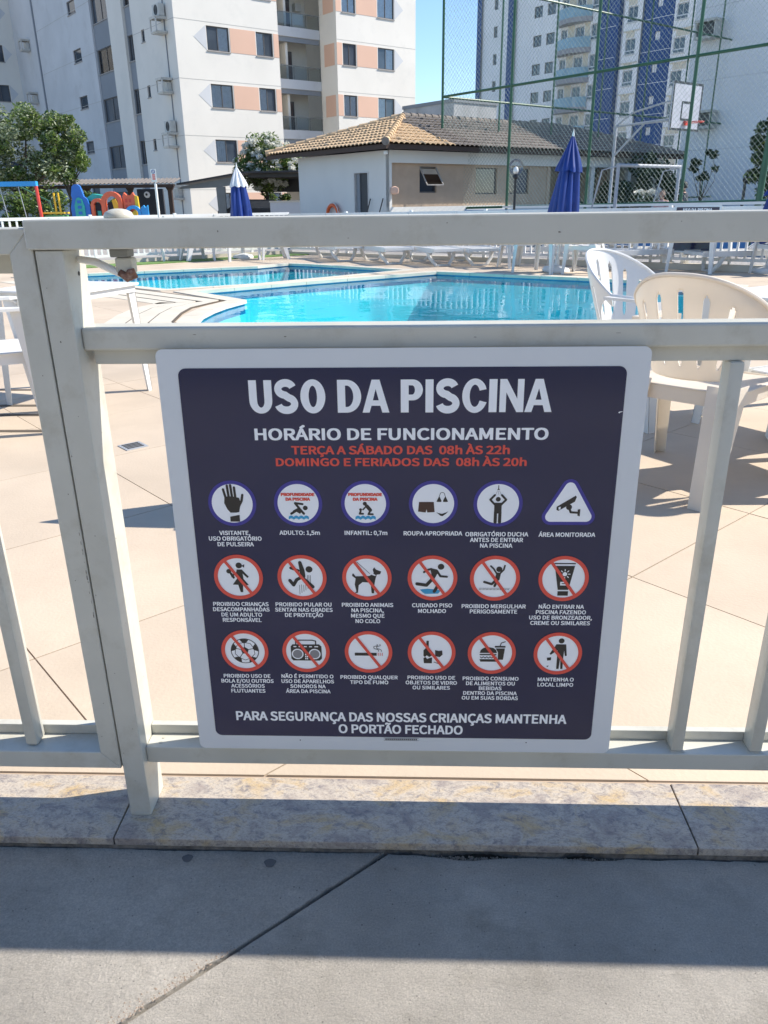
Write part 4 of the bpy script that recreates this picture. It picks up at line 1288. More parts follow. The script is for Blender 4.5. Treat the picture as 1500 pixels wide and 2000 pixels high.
c3_ = copy_tree(c1, None, (1.86, 3.48, 0), radians(28), 'white plastic armchair added at the right edge to deepen the shadow beside the cream one')  # extra chair, added so its shadow darkens the deck
def square_table(mat, label, s=.36, h=.72, group=None):
    t = empty('plastic_table', (0, 0, 0), 0, label, 'table', group)
    pts = []
    for cx, cy, a in [(s - .05, s - .05, 0), (-s + .05, s - .05, 90), (-s + .05, -s + .05, 180), (s - .05, -s + .05, 270)]:
        for k in range(5):
            q = radians(a + 22.5 * k); pts.append((cx + .05 * cos(q), cy + .05 * sin(q)))
    MB().prism(pts, h - .012, h).build('tabletop', mat, t)
    MB().prism([(x * .94, y * .94) for x, y in pts], h - .055, h - .0125).build('apron', mat, t)
    for sx in (-1, 1):
        for sy in (-1, 1):
            lb = MB(); angle_leg(lb, (sx * s * .90, sy * s * .90, h - .056), (sx * s * .97, sy * s * .97, 0), .085, .05, (-sx, 0, 0), (0, -sy, 0), .005); lb.build('leg', mat, t)
    return t
tb = square_table('white_plastic', 'white square plastic table behind the cream chair at the right edge', .42)
tb.location = (2.15, 4.25, 0); tb.rotation_euler = (0, 0, radians(35))
TG = 'white plastic tables round the pool'
tb['group'] = TG
t2 = copy_tree(tb, None, (-2.22, 5.03, 0), radians(-17), 'white square plastic table behind the gate post at the left')
t2.scale = (.80, .80, 1)
t3 = copy_tree(tb, None, (2.30, 14.45, 0), radians(50), 'white plastic table beside the tall blue umbrella on the far side of the pool')
t4 = copy_tree(tb, None, (4.95, 14.3, 0), radians(48), 'white plastic table on the far side of the pool at the right')
t5 = copy_tree(tb, None, (-4.05, 18.5, 0), radians(40), 'white plastic table under the white-topped umbrella by the left fence')
tb6 = MB()
# parasol base by the right edge
t = empty('parasol_base', (2.05, 3.95, 0), .3, 'white round-cornered parasol base on the deck under the table at the right edge', 'parasol base')
MB().lathe([(.19, 0), (.205, .02), (.20, .09), (.17, .12), (.05, .135), (.045, .16)], 28).build('base', 'white_plastic', t, smooth=True)
for z in (.155, .20, .245):
    MB().lathe([(.04, z), (.06, z + .005), (.06, z + .018), (.04, z + .024)], 20).build('collar', 'white_plastic', t, smooth=True)
# chairs far across the pool
CG = 'white plastic chairs on the far side of the pool'
for (x, y, rz, lb) in [(2.95, 14.1, 60, 'white plastic chair just right of the tall blue umbrella'), (-4.95, 18.45, -50, 'white plastic chair left of the white-topped umbrella'), (-3.25, 18.75, 110, 'white plastic chair right of the white-topped umbrella'), (6.0, 13.6, 100, 'white plastic chair on the far side of the pool at the right edge'), (3.95, 15.75, 160, 'white plastic chair with its slatted back to the blue wall, left of two'), (4.75, 15.25, 150, 'white plastic chair with its slatted back to the blue wall, right of two'), (1.95, 15.6, 200, 'white plastic chair left of the tall blue umbrella')]:
    c = copy_tree(c1, None, (x, y, 0), radians(rz), lb); c['group'] = CG

def lounger(label, back=.55, bl=.74):
    t = empty('sun_lounger', (0, 0, 0), 0, label, 'sun lounger', 'white loungers on the far side of the pool')
    f = MB()
    for s in (-1, 1): f.bar((-.95, s * .30, .305), (.95, s * .30, .305), .045, .085)
    for x in (-.95, .95): f.bar((x, -.31, .31), (x, .31, .31), .035, .05)
    f.build('frame', 'white_plastic', t)
    sl = MB()
    for k in range(15): sl.box(-.93 + k * .075, -.93 + k * .075 + .055, -.285, .285, .322, .334)
    sl.build('bed_slats', 'white_plastic', t)
    bk = MB()
    c, s_ = cos(back), sin(back)
    def R(x, y, z): return (.22 + x * c - z * s_, y, .335 + x * s_ + z * c)
    for s in (-1, 1): bk.bar(R(0, s * .28, 0), R(bl, s * .26, 0), .035, .035)
    bk.bar(R(bl, -.27, 0), R(bl, .27, 0), .05, .035)
    for k in range(9): bk.bar(R(.02, -.22 + k * .055, .0), R(bl - .02, -.22 + k * .055, .0), .036, .012)
    bk.build('backrest', 'white_plastic', t)
    for x, d in ((-.55, -.1), (.62, .1)):
        for s in (-1, 1):
            g = MB(); g.tube([(x, s * .29, .29), (x + d * .5, s * .24, .14), (x + d, s * .14, .02)], [.042, .038, .032], 8); g.build('leg', 'white_plastic', t, smooth=True)
        MB().bar((x + d, -.17, .016), (x + d, .17, .016), .05, .03).build('foot_bar', 'white_plastic', t)
    return t
l0 = lounger('white lounger in the row across the pool, leftmost of the three')
l0.location = (-.65, 17.35, 0); l0.rotation_euler = (0, 0, radians(112))
for (x, y, rz, lb) in [(.35, 16.75, 110, 'white lounger in the row across the pool, middle of the three'), (1.15, 16.75, 104, 'white lounger in the row across the pool, rightmost of the three'),
                       (4.25, 15.0, 20, 'white lounger behind the bright white armchair by the blue wall'), (5.75, 14.4, 12, 'white lounger across the pool at the right with its slatted back raised'),
                       (-1.75, 18.3, 112, 'white lounger half hidden left of the row of three across the pool'),
                       (3.35, 15.9, 150, 'white lounger between the tall blue umbrella and the blue wall')]:
    copy_tree(l0, None, (x, y, 0), radians(rz), lb)
# added, unseen: side table with folded parasol, whose tip casts the pointed deck shadow
t = empty('added_side_table', (-.12, 3.14, 0), radians(8), 'small white side table standing behind the rules sign', 'table')
MB().rbox(-.26, .26, -.2, .2, .56, .585, .006).build('tabletop', 'white_plastic', t)
for sx in (-1, 1):
    for sy in (-1, 1): MB().bar((sx * .22, sy * .16, .56), (sx * .24, sy * .18, 0), .035).build('leg', 'white_plastic', t)
t = empty('shadow_parasol', (-.86, 3.005, .64), radians(8), 'folded parasol lying on the side table behind the rules sign', 'parasol')
b = MB(); n = 20
prof = [(0, .004), (.06, .022), (.3, .09), (.55, .14), (.8, .15), (1.0, .14)]
for x, r in prof:
    for k in range(n): b.v.append((x, r * cos(2 * pi * k / n) * (1 + .12 * cos(10 * pi * k / n)), .052 * (r / .15) * sin(2 * pi * k / n)))
for i in range(len(prof) - 1):
    for k in range(n): b.f.append((i * n + k, i * n + (k + 1) % n, (i + 1) * n + (k + 1) % n, (i + 1) * n + k))
b.f.append(tuple(range(n))); b.f.append(tuple((len(prof) - 1) * n + k for k in range(n)))
b.build('canopy', 'blue_cloth', t, smooth=True)
MB().tube([(1.0, 0, 0), (1.25, 0, 0)], .016, 8).build('pole', 'white_metal', t)

# closed umbrellas
def umbrella(name, loc, label, m_top, m_bot, H, zb, rb, split, tilt=0, fin='white_plastic', rz=0.0):
    t = empty(name, loc, rz, label, 'umbrella', 'closed umbrellas round the pool')
    t.rotation_euler = (tilt * .3, tilt, rz)
    MB().tube([(0, 0, .05), (0, 0, H - .02)], .02, 10).build('pole', 'white_metal', t, smooth=True)
    MB().lathe([(.24, 0), (.25, .03), (.22, .08), (.05, .12), (.035, .25)], 20).build('base', 'white_plastic', t, smooth=True)
    rnd = random.Random(name + label)
    def body(z0, z1, r0, r1, mat, nm, amp, bulge=0.0, ph=0.0):
        n, m = 56, 18; b = MB()
        for i in range(m + 1):
            s = i / m; z = z0 + (z1 - z0) * s
            r = r0 + (r1 - r0) * s + bulge * sin(pi * s)
            for k in range(n):
                a = 2 * pi * k / n
                w = amp * (.55 + .45 * (1 - s)) * (abs(sin(4 * a + ph + .5 * s)) ** .7 - .5) + amp * .35 * sin(3 * a + 2.1 * s + ph)
                q = r * (1 + w)
                b.v.append((q * cos(a), q * sin(a), z + (-.035 * abs(sin(4 * a + ph)) if i == 0 else 0)))
        for i in range(m):
            for k in range(n): b.f.append((i * n + k, i * n + (k + 1) % n, (i + 1) * n + (k + 1) % n, (i + 1) * n + k))
        b.f.append(tuple(m * n + k for k in range(n)))
        b.build(nm, mat, t, smooth=True)
    body(zb, split + .03, rb, rb * .64, m_bot, 'canopy', .55, .015)
    body(split - .02, H - .06, rb * .84, .02, m_top, 'top_cap', .42, .01, .6)
    MB().lathe([(.016, H - .07), (.022, H - .03), (.012, H), (.004, H + .05)], 12).build('finial', fin, t, smooth=True)
    return t
umbrella('closed_umbrella', (-4.02, 19.05, 0), 'closed umbrella with white top and blue skirt by the left fence', 'white_cloth', 'blue_cloth', 2.02, .72, .21, 1.60)
umbrella('closed_umbrella', (2.53, 14.5, 0), 'tall closed royal blue umbrella leaning by the green court fence', 'blue_cloth', 'blue_cloth', 2.24, .62, .225, 1.68, .06)
umbrella('closed_umbrella', (5.98, 13.9, 0), 'closed blue umbrella cut off by the right edge', 'blue_cloth', 'blue_cloth', 1.6, .5, .22, 1.25)

# ================================================================= FAR POOL FENCE
def far_fence(name, A, Bp, za, zb, base_a, base_b, label, pitch=.137, side=1):
    t = empty(name, (A.x, A.y, 0), 0, label, 'fence', 'white fences on the far side of the pool')
    d = Bp - A; L = d.length; d = d / L
    ang = atan2(d.y, d.x); t.rotation_euler = (0, 0, ang)
    def z(s, k): return (za + (zb - za) * s / L) if k else (base_a + (base_b - base_a) * s / L)
    MB().bar((0, 0, z(0, 1) - .03), (L, 0, z(L, 1) - .03), .05, .06).build('top_rail', 'white_metal', t)
    MB().bar((0, 0, z(0, 0) + .09), (L, 0, z(L, 0) + .09), .05, .05).build('bottom_rail', 'white_metal', t)
    MB().bar((0, 0, z(0, 0) - .06), (L, 0, z(L, 0) - .06), .16, .14).build('curb', 'coping', t)
    n = int(L / pitch); src = None
    for k in range(1, n):
        s = k * pitch
        if k % 14 == 0:
            MB().box(s - .03, s + .03, -.03, .03, z(s, 0) - .02, z(s, 1) + .03).build('post', 'white_metal', t)
            continue
        if src is None:
            src = MB().box(-.018, .018, -.018, .018, 0, 1).build('baluster', 'white_metal', t); o = src
        else: o = inst('baluster', src, t)
        o.location = (s, 0, z(s, 0) + .10); o.scale = (1, 1, z(s, 1) - .06 - z(s, 0) - .10)
    for k in range(1, int(L / 1.25)):
        s = k * 1.25
        MB().box(s - .035, s + .035, -.05, -.027, z(s, 1) - .075, z(s, 1) - .015).build('clamp', 'white_plastic', t)
    return t
far_fence('far_fence', FL, QF, 1.0, .99, .08, .08, 'white baluster fence behind the left side of the pool')
rf = far_fence('far_fence', QF, FR, .955, 1.10, .05, .12, 'white baluster fence behind the right side of the pool')
# second rules sign on it, facing us
s_at = RF0 + RFD * 8.0
s2 = empty('small_rules_sign', (4.93, 14.62, 1.075), atan2(RFD.y, RFD.x), 'identical dark blue rules sign hung on the far white fence at the right', 'sign')
plate(s2); navy(s2)
title(s2)
text_obj('HORÁRIO DE FUNCIONAMENTO', .4990, .8180, .6106, .0265, parent=s2, bold=.013)

# globe lamp
t = empty('globe_lamp', (2.40, 20.0, 0), 0, 'black garden lamp post with clear glass globe', 'lamp post')
MB().tube([(0, 0, 0), (0, 0, .1), (0, 0, 1.66)], [.05, .032, .028], 12).build('post', 'black', t, smooth=True)
MB().lathe([(.04, 1.66), (.07, 1.69), (.07, 1.73), (.05, 1.76)], 20).build('collar', 'black', t, smooth=True)
g = MB(); prof = [(.172 * sin(pi * k / 20) + .0005, 1.925 - .172 * cos(pi * k / 20)) for k in range(1, 21)]
g.lathe(prof, 32).build('globe', 'globe', t, smooth=True)
MB().lathe([(.03, 1.765), (.055, 1.79), (.062, 1.85), (.05, 1.90), (.02, 1.93)], 18).build('lamp_bulb', 'lamp_core', t, smooth=True)

# tall white pole with a small no-parking plate
t = empty('sign_post', (-5.62, 18.1, 0), 0, 'slim white post carrying a small no-parking plate', 'sign')
MB().tube([(0, 0, 0), (0, 0, 1.62)], .028, 12).build('post', 'white_metal', t, smooth=True)
MB().tube([(0, 0, 1.62), (-.01, 0, 1.92)], .012, 8).build('post_extension', 'steel', t)
MB().box(-.075, .045, -.022, -.014, 1.66, 1.92).build('plate', 'white_plastic', t)
b = MB()
n = 20
o_ = [(-.015 + .04 * cos(2 * pi * k / n), -.0232, 1.868 + .04 * sin(2 * pi * k / n)) for k in range(n)]
i_ = [(-.015 + .027 * cos(2 * pi * k / n), -.0232, 1.868 + .027 * sin(2 * pi * k / n)) for k in range(n)]
b.add(o_ + i_, [(k, (k + 1) % n, (k + 1) % n + n, k + n) for k in range(n)]); b.bar((-.04, -.0240, 1.89), (.01, -.0240, 1.846), .001, .008)
b.build('no_parking_ring', 'p_blue', t)
b = MB()
for k in range(3): b.box(-.045, .018, -.0236, -.0232, 1.79 - k * .04, 1.815 - k * .04)
b.build('red_lines', 'p_red', t)

# ================================================================= SPORTS COURT
C0 = Vector((.916, 28.0))
cN, cS = D2(-50), D2(40)
court = empty('court_fence', (C0.x, C0.y, 0), 0, 'tall green chain-link fence around the sports court', 'fence')
def c3(n, s, z): p = cN * n + cS * s; return (p.x, p.y, z)
NL, SL = 15.0, 18.2
HT = 10.6
for n in (0, 3.0, 6.0, 8.95, 12.0, 15.0):
    MB().tube([c3(n, 0, 0), c3(n, 0, HT)], .042, 10).build('post', 'green', court, smooth=True)
MB().tube([c3(10.95, 0, 0), c3(11.05, 0, 4.45)], .075, 12).build('gate_post', 'green', court, smooth=True)
for s in (2.6, 5.3, 8.0, 10.7, 13.4, 15.6, 18.2):
    MB().tube([c3(0, s, 0), c3(0, s, HT)], .034, 8).build('post', 'green', court, smooth=True)
for n in (3, 6, 9, 12, 15):
    MB().tube([c3(n, SL, 0), c3(n, SL, HT)], .045, 8).build('post', 'green', court, smooth=True)
for z in (1.0, 4.3, 7.5, 10.6):
    r = .036
    dz = .16 if z == 1.0 else 0
    MB().tube([c3(0, 0, z - .03 * (z == 1.0)), c3(NL, 0, z + dz)], r, 8).build('rail', 'green', court, smooth=True)
    MB().tube([c3(0, 0, z - .03 * (z == 1.0)), c3(0, SL, z + (.28 if z == 1.0 else -.08))], r, 8).build('rail', 'green', court, smooth=True)
    MB().tube([c3(0, SL, z + (.28 if z == 1.0 else -.08)), c3(NL, SL, z)], r, 8).build('rail', 'green', court, smooth=True)
def mesh_net(A, B, z0, z1, pitch, w, parent):
    A, B = Vector(A), Vector(B); L = (B - A).length; d = (B - A) / L; Hh = z1 - z0
    b = MB(); k = -Hh
    while k < L:
        for sgn in (1, -1):
            # line from (k, 0) rising with slope 1 (or mirrored)
            s0, s1 = max(k, 0), min(k + Hh, L)
            if s1 - s0 < .01: continue
            za, zb = z0 + (s0 - k), z0 + (s1 - k)
            a0, a1 = (s0, s1) if sgn > 0 else (L - s0, L - s1)
            pa, pb = A + d * a0, A + d * a1
            b.bar((pa.x, pa.y, za), (pb.x, pb.y, zb), w, w)
        k += pitch
    return b
net = mesh_net((0, 0), cN * NL, 1.02, 10.55, .135, .0042, court).build('chain_link_mesh', 'wire', court, fix=False); net['kind'] = 'stuff'
net = mesh_net((0, 0), cS * SL, 1.02, 10.55, .17, .0036, court).build('chain_link_mesh', 'wire', court, fix=False); net['kind'] = 'stuff'
net = mesh_net(cS * SL, cS * SL + cN * NL, 1.02, 10.55, .2, .007, court).build('chain_link_mesh', 'wire', court, fix=False); net['kind'] = 'stuff'
t = empty('court_wall', (C0.x, C0.y, 0), 0, 'low blue wall under the green court fence', 'wall')
w = MB().bar(c3(0, 0, .47), c3(NL, 0, .51), .14, .92); w.build('wall', 'blue_wall', t)
MB().bar(c3(0, .08, .47), c3(0, SL, .6), .14, .92).build('wall', 'blue_wall', t)
MB().bar(c3(.08, SL - .08, .5), c3(NL, SL - .08, .55), .14, .92).build('wall', 'wall_grey', t)
MB().bar(c3(2.9, -.04, 1.0), c3(NL, -.04, 1.10), .07, .06).build('cap_rail', 'white_metal', t)

# basketball stand
hb = D2(40)
t = empty('basketball_hoop', (6.43, 22.0, 0), radians(40), 'white framed basketball board with hoop on a white steel post', 'basketball hoop')
MB().box(0, 1.30, -.02, .02, 2.80, 3.90).build('board', 'board', t)
fr = MB()
for (x0, x1, z0, z1) in [(0, 1.30, 2.80, 2.85), (0, 1.30, 3.85, 3.90), (0, .05, 2.85, 3.85), (1.25, 1.30, 2.85, 3.85), (.42, .88, 3.03, 3.08), (.42, .88, 3.42, 3.47), (.42, .47, 3.08, 3.42), (.83, .88, 3.08, 3.42)]:
    fr.box(x0, x1, -.026, -.0205, z0, z1); fr.box(x0, x1, .0205, .026, z0, z1)
fr.build('markings', 'black', t)
ring_pts = [(.65 + .225 * cos(2 * pi * k / 24), -.30 + .225 * sin(2 * pi * k / 24), 2.98) for k in range(25)]
MB().tube(ring_pts, .012, 8).build('hoop', 'red', t, smooth=True)
MB().box(.58, .72, -.09, -.027, 2.92, 3.02).build('hoop_bracket', 'red', t)
MB().tube([(.65, 2.1, 0), (.65, 2.1, 3.05), (.65, .05, 3.1)], .045, 10).build('post', 'pale_post', t, smooth=True)
MB().tube([(.65, 2.1, 2.3), (.65, 1.2, 3.05)], .03, 8).build('brace', 'pale_post', t, smooth=True)
MB().tube([(.65, 2.1, 3.05), (.65, 1.6, 3.35), (.65, .05, 3.6)], .025, 8).build('brace', 'pale_post', t, smooth=True)
# goal
t = empty('goal', (5.26, 22.0, 0), radians(40), 'white five-a-side goal frame under the basketball board', 'goal')
MB().tube([(0, 0, 0), (0, 0, 2.0)], .045, 10).build('upright', 'pale_post', t, smooth=True)
MB().tube([(2.75, 0, 0), (2.75, 0, 2.0)], .045, 10).build('upright', 'pale_post', t, smooth=True)
MB().tube([(-.04, 0, 2.0), (2.79, 0, 2.0)], .045, 10).build('crossbar', 'pale_post', t, smooth=True)
for x in (0, 2.75): MB().tube([(x, 0, 1.98), (x, .5, 1.9), (x, 1.0, 0)], .022, 8).build('stay', 'pale_post', t, smooth=True)

# people standing on the court beyond the low wall
def person(loc, rz, label, shirt, h=1.65, lean=0.0):
    t = empty('person', loc, rz, label, 'person')
    k = h / 1.7
    def skin_body(name, verts, edges, rad, mat):
        me = bpy.data.meshes.new(name); me.from_pydata([tuple(Vector(v) * k) for v in verts], edges, [])
        o = bpy.data.objects.new(name, me); COL.objects.link(o); o.parent = t
        m = o.modifiers.new('skin', 'SKIN'); 
        for i, r in enumerate(rad): me.skin_vertices[0].data[i].radius = (r[0] * k, r[1] * k) if isinstance(r, tuple) else (r * k, r * k)
        me.skin_vertices[0].data[0].use_root = True
        s = o.modifiers.new('smooth', 'SUBSURF'); s.levels = 1; s.render_levels = 1
        me.materials.append(MT[mat]); return o
    L = lean
    V = [(0, 0, .92), (0, .01 + L * .3, 1.12), (0, L * .7, 1.34), (0, L, 1.44), (0, L + .02, 1.52),
         (-.17, L * .8, 1.38), (-.24, L * .9 + .04, 1.12), (-.20, L + .20, .95), (.17, L * .8, 1.38), (.25, L * .7, 1.12), (.26, L * .7 + .08, .88),
         (-.10, 0, .86), (-.11, .03, .48), (-.11, 0, .08), (-.11, .12, .03), (.10, 0, .86), (.12, .01, .48), (.12, -.02, .08), (.12, .10, .03)]
    E = [(0, 1), (1, 2), (2, 3), (3, 4), (2, 5), (5, 6), (6, 7), (2, 8), (8, 9), (9, 10), (0, 11), (11, 12), (12, 13), (13, 14), (0, 15), (15, 16), (16, 17), (17, 18)]
    Rr = [(.14, .10), (.125, .09), (.14, .10), .055, .05, .06, .042, .032, .06, .042, .032, .085, .055, .04, .035, .085, .055, .04, .035]
    # MakeSkin layer
    return t, V, E, Rr, skin_body, k, L
def make_person(loc, rz, label, shirt, h, lean):
    t, V, E, Rr, sb, k, L = person(loc, rz, label, shirt, h, lean)
    me = bpy.data.meshes.new('body'); me.from_pydata([tuple(Vector(v) * k) for v in V], E, [])
    o = bpy.data.objects.new('body', me); COL.objects.link(o); o.parent = t
    m = o.modifiers.new('skin', 'SKIN')
    if not me.skin_vertices: 
        bpy.context.view_layer.objects.active = o
        bm = bmesh.new(); bm.from_mesh(me); bm.verts.layers.skin.verify(); bm.to_mesh(me); bm.free()
    for i, r in enumerate(Rr): me.skin_vertices[0].data[i].radius = (r[0] * k, r[1] * k) if isinstance(r, tuple) else (r * k, r * k)
    me.skin_vertices[0].data[0].use_root = True
    s = o.modifiers.new('smooth', 'SUBSURF'); s.levels = 1; s.render_levels = 1
    me.materials.append(MT['skin'])
    hd = MB(); n = 16
    hd.lathe([(.03, -.11), (.055, -.10), (.07, -.04), (.078, .02), (.07, .07), (.04, .105), (.005, .115)], n)
    hd.add([(-.012, .072, -.005), (.012, .072, -.005), (0, .095, -.02), (0, .074, .025)], [(0, 2, 3), (1, 3, 2), (0, 1, 2)])
    for s_ in (-1, 1): hd.lathe([(.012, -.02), (.016, 0), (.012, .025)], 6, (s_ * .078, .0, 0))
    hd.build('head', 'skin', t, smooth=True, loc=Vector((0, L + .03, 1.60)) * k)
    hr = MB().lathe([(.085, -.05), (.088, .02), (.078, .08), (.045, .12), (.005, .128)], n, (0, -.018, 0)); hr.build('hair', 'hair', t, smooth=True, loc=Vector((0, L + .03, 1.60)) * k)
    # shirt follows the torso
    sh = MB()
    prof = [(-.02, .88, .165, .12), (.0, 1.0, .155, .115), (L * .3, 1.12, .150, .112), (L * .7, 1.32, .185, .12), (L * .85, 1.40, .15, .10), (L, 1.45, .07, .07)]
    for (yy, z, rx, ry) in prof:
        for q in range(n): sh.v.append((rx * cos(2 * pi * q / n) * k, (yy + ry * sin(2 * pi * q / n)) * k, z * k))
    for i in range(len(prof) - 1):
        for q in range(n): sh.f.append((i * n + q, i * n + (q + 1) % n, (i + 1) * n + (q + 1) % n, (i + 1) * n + q))
    for s_ in (-1, 1): sh.tube([(s_ * .15 * k, L * .8 * k, 1.39 * k), (s_ * .235 * k, (L * .85 + .02) * k, 1.2 * k)], [.075 * k, .062 * k], 10)
    sh.build('shirt', shirt, t, smooth=True)
    sr = MB()
    for s_ in (-1, 1): sr.tube([(s_ * .09 * k, 0, .92 * k), (s_ * .115 * k, .02 * k, .50 * k)], [.105 * k, .085 * k], 12)
    sr.build('shorts', 'dark_cloth', t, smooth=True)
    return t
make_person((6.95, 23.6, 0), radians(150), 'person in a pale pink shirt standing on the court behind the goal', 'pink_cloth', 1.36, .10)
make_person((7.75, 24.2, 0), radians(70), 'dark-haired person standing on the court right of the goal', 'dark_cloth', 1.60, .04)

# ================================================================= TREES
def leaves(n, centres, size, seed, drop=0.0, flat=.0):
    rd = random.Random(seed); b = MB(); V = []; Fc = []
    for _ in range(n):
        c, r = rd.choice(centres)
        while True:
            p = Vector((rd.uniform(-1, 1), rd.uniform(-1, 1), rd.uniform(-1, 1)))
            if .12 < p.length_squared < 1: break
        p = Vector(c) + Vector((p.x * r[0], p.y * r[1], p.z * r[2]))
        s = size * rd.uniform(.6, 1.35)
        a = Vector((rd.gauss(0, 1), rd.gauss(0, 1), rd.gauss(0, .6))).normalized()
        w = a.cross(Vector((rd.gauss(0, 1), rd.gauss(0, 1), rd.gauss(0, 1)))).normalized()
        i = len(V)
        V += [tuple(p - a * s), tuple(p + w * s * .42), tuple(p + a * s), tuple(p - w * s * .42)]
        Fc.append((i, i + 1, i + 2, i + 3))
    b.v = V; b.f = Fc
    return b
def clusters(c, R, n, r, seed):
    rd = random.Random(seed); out = []
    for _ in range(n):
        while True:
            p = Vector((rd.uniform(-1, 1), rd.uniform(-1, 1), rd.uniform(-1, 1)))
            if .25 < p.length_squared < 1: break
        q = r * rd.uniform(.6, 1.3)
        out.append(((c[0] + p.x * R[0], c[1] + p.y * R[1], c[2] + p.z * R[2]), (q, q, q * .8)))
    return out
def tree(name, loc, c, R, ncl, rcl, nl, size, mats, trunk_r, label, cat='tree', group=None, seed=1, limbs=7):
    t = empty(name, loc, 0, label, cat, group)
    rd = random.Random(seed)
    tr = MB(); base = Vector((0, 0, -.05)); fork = Vector((c[0] * .3, c[1] * .3, c[2] * .45))
    tr.tube([base, (fork + base) / 2 + Vector((rd.uniform(-.1, .1), 0, 0)), fork], [trunk_r * 1.25, trunk_r, trunk_r * .8], 10)
    cl = clusters(c, R, ncl, rcl, seed)
    for i in range(limbs):
        e = Vector(cl[i % len(cl)][0]); m = (fork + e) / 2 + Vector((rd.uniform(-.2, .2), rd.uniform(-.2, .2), .15))
        tr.tube([fork, m, e], [trunk_r * .6, trunk_r * .35, trunk_r * .12], 7)
    tr.build('trunk', 'bark', t, smooth=True)
    for i, (mt_, share) in enumerate(mats):
        sub = cl if i == 0 else [q for q in cl if rd.random() < .6]
        o = leaves(int(nl * share), sub or cl, size, seed * 7 + i).build('crown' if i == 0 else 'leaf_cluster', mt_, t, fix=False)
        if i: o['kind'] = 'stuff'
    return t
tree('leafy_tree', (-15.0, 31.5, 0), (0, 0, 3.25), (2.7, 1.9, 1.5), 100, .42, 27000, .075, [('leaf_b', .62), ('leaf_a', .38)], .16, 'broad green tree at the left in front of the apartment wings', seed=3)
tree('leafy_tree', (-12.9, 31.0, 0), (0, 0, 3.25), (.85, .7, 1.25), 26, .26, 4200, .075, [('leaf_a', .7), ('leaf_b', .3)], .08, 'slender light green tree right of the broad tree at the left', seed=8, limbs=5)
tree('hedge', (-13.6, 29.0, 0), (0, 0, .95), (3.4, .5, .75), 34, .42, 9000, .07, [('leaf_a', .6), ('leaf_c', .4)], .06, 'green shrubs behind the swing frame under the long low roof', 'shrub', seed=5)
ft = tree('flowering_tree', (-7.1, 40.5, 0), (0, 0, 3.0), (1.45, 1.0, 1.15), 40, .42, 10000, .085, [('leaf_a', .55), ('leaf_b', .45)], .10, 'tree covered in white blossom behind the carport', seed=12)
leaves(5200, clusters((0, -.15, 3.0), (1.55, 1.1, 1.25), 85, .15, 31), .075, 77).build('blossom', 'petal', ft, fix=False)
f2 = tree('flowering_tree', (-4.9, 41.5, 0), (0, 0, 2.6), (1.55, .9, .62), 22, .36, 4500, .08, [('leaf_a', .5), ('leaf_c', .5)], .08, 'lower white-flowering tree between the carport roof and the clay roof', seed=14)
leaves(3000, clusters((0, -.15, 2.65), (1.65, 1.0, .7), 70, .13, 32), .07, 78).build('blossom', 'petal', f2, fix=False)
tree('dark_tree', (10.6, 25.6, 0), (.25, 0, 2.35), (.85, .9, 1.15), 46, .26, 8000, .07, [('leaf_c', .8), ('leaf_a', .2)], .1, 'dark green tree beyond the court at the right edge', seed=21)
tree('dark_shrub', (8.5, 31.5, 0), (0, 0, 1.5), (1.5, .8, 1.35), 26, .35, 6000, .08, [('leaf_c', .9), ('leaf_b', .1)], .06, 'dark shrubs behind the goal beneath the end of the tiled roof', 'shrub', seed=23)
pt_ = tree('small_palm', (10.55, 31.2, 0), (0, 0, 2.3), (.5, .4, .55), 12, .14, 420, .10, [('leaf_c', 1.0)], .03, 'thin dark leafy plant against the big pale wall right of the goal', 'plant', seed=25)
t = empty('bollard_lamp', (10.05, 25.9, 0), 0, 'short black post standing in front of the pale wall beyond the court', 'post')
MB().tube([(0, 0, 0), (0, 0, 1.62)], .045, 8).build('post', 'black', t); MB().lathe([(.05, 1.6), (.085, 1.64), (.085, 1.72), (.03, 1.76)], 12).build('cap', 'black', t)
fs = tree('flowering_shrub', (6.75, 24.7, 0), (0, 0, 1.05), (.4, .25, .35), 10, .16, 1200, .05, [('leaf_c', 1.0)], .03, 'small white-flowering bush behind the goal', 'shrub', seed=27)
leaves(420, clusters((0, 0, 1.3), (.42, .2, .16), 10, .12, 41), .05, 90).build('blossom', 'petal', fs, fix=False)

# ================================================================= BUILDINGS
def wall_holes(u0, u1, z0, z1, holes, depth=.16, axis='x', pos=0.0, inward=1):
    """wall sheet with real openings and reveals. axis 'x': wall in the x-z plane at y=pos, inward is +y; axis 'y': wall in the y-z plane at x=pos, inward is +x"""
    b = MB()
    us = sorted(set([u0, u1] + [h[0] for h in holes] + [h[1] for h in holes])); zs = sorted(set([z0, z1] + [h[2] for h in holes] + [h[3] for h in holes]))
    us = [u for u in us if u0 <= u <= u1]; zs = [z for z in zs if z0 <= z <= z1]
    def P(u, d, z): return (u, pos + d, z) if axis == 'x' else (pos + d, u, z)
    for i in range(len(us) - 1):
        for j in range(len(zs) - 1):
            cu, cz = (us[i] + us[i + 1]) / 2, (zs[j] + zs[j + 1]) / 2
            if any(h[0] < cu < h[1] and h[2] < cz < h[3] for h in holes): continue
            b.add([P(us[i], 0, zs[j]), P(us[i + 1], 0, zs[j]), P(us[i + 1], 0, zs[j + 1]), P(us[i], 0, zs[j + 1])], [(0, 1, 2, 3)])
    for (a, c, d, e) in holes:
        q = [P(a, 0, d), P(c, 0, d), P(c, 0, e), P(a, 0, e), P(a, depth, d), P(c, depth, d), P(c, depth, e), P(a, depth, e)]
        b.add(q, [(0, 1, 5, 4), (1, 2, 6, 5), (2, 3, 7, 6), (3, 0, 4, 7)])
    return b
wr = random.Random(9)
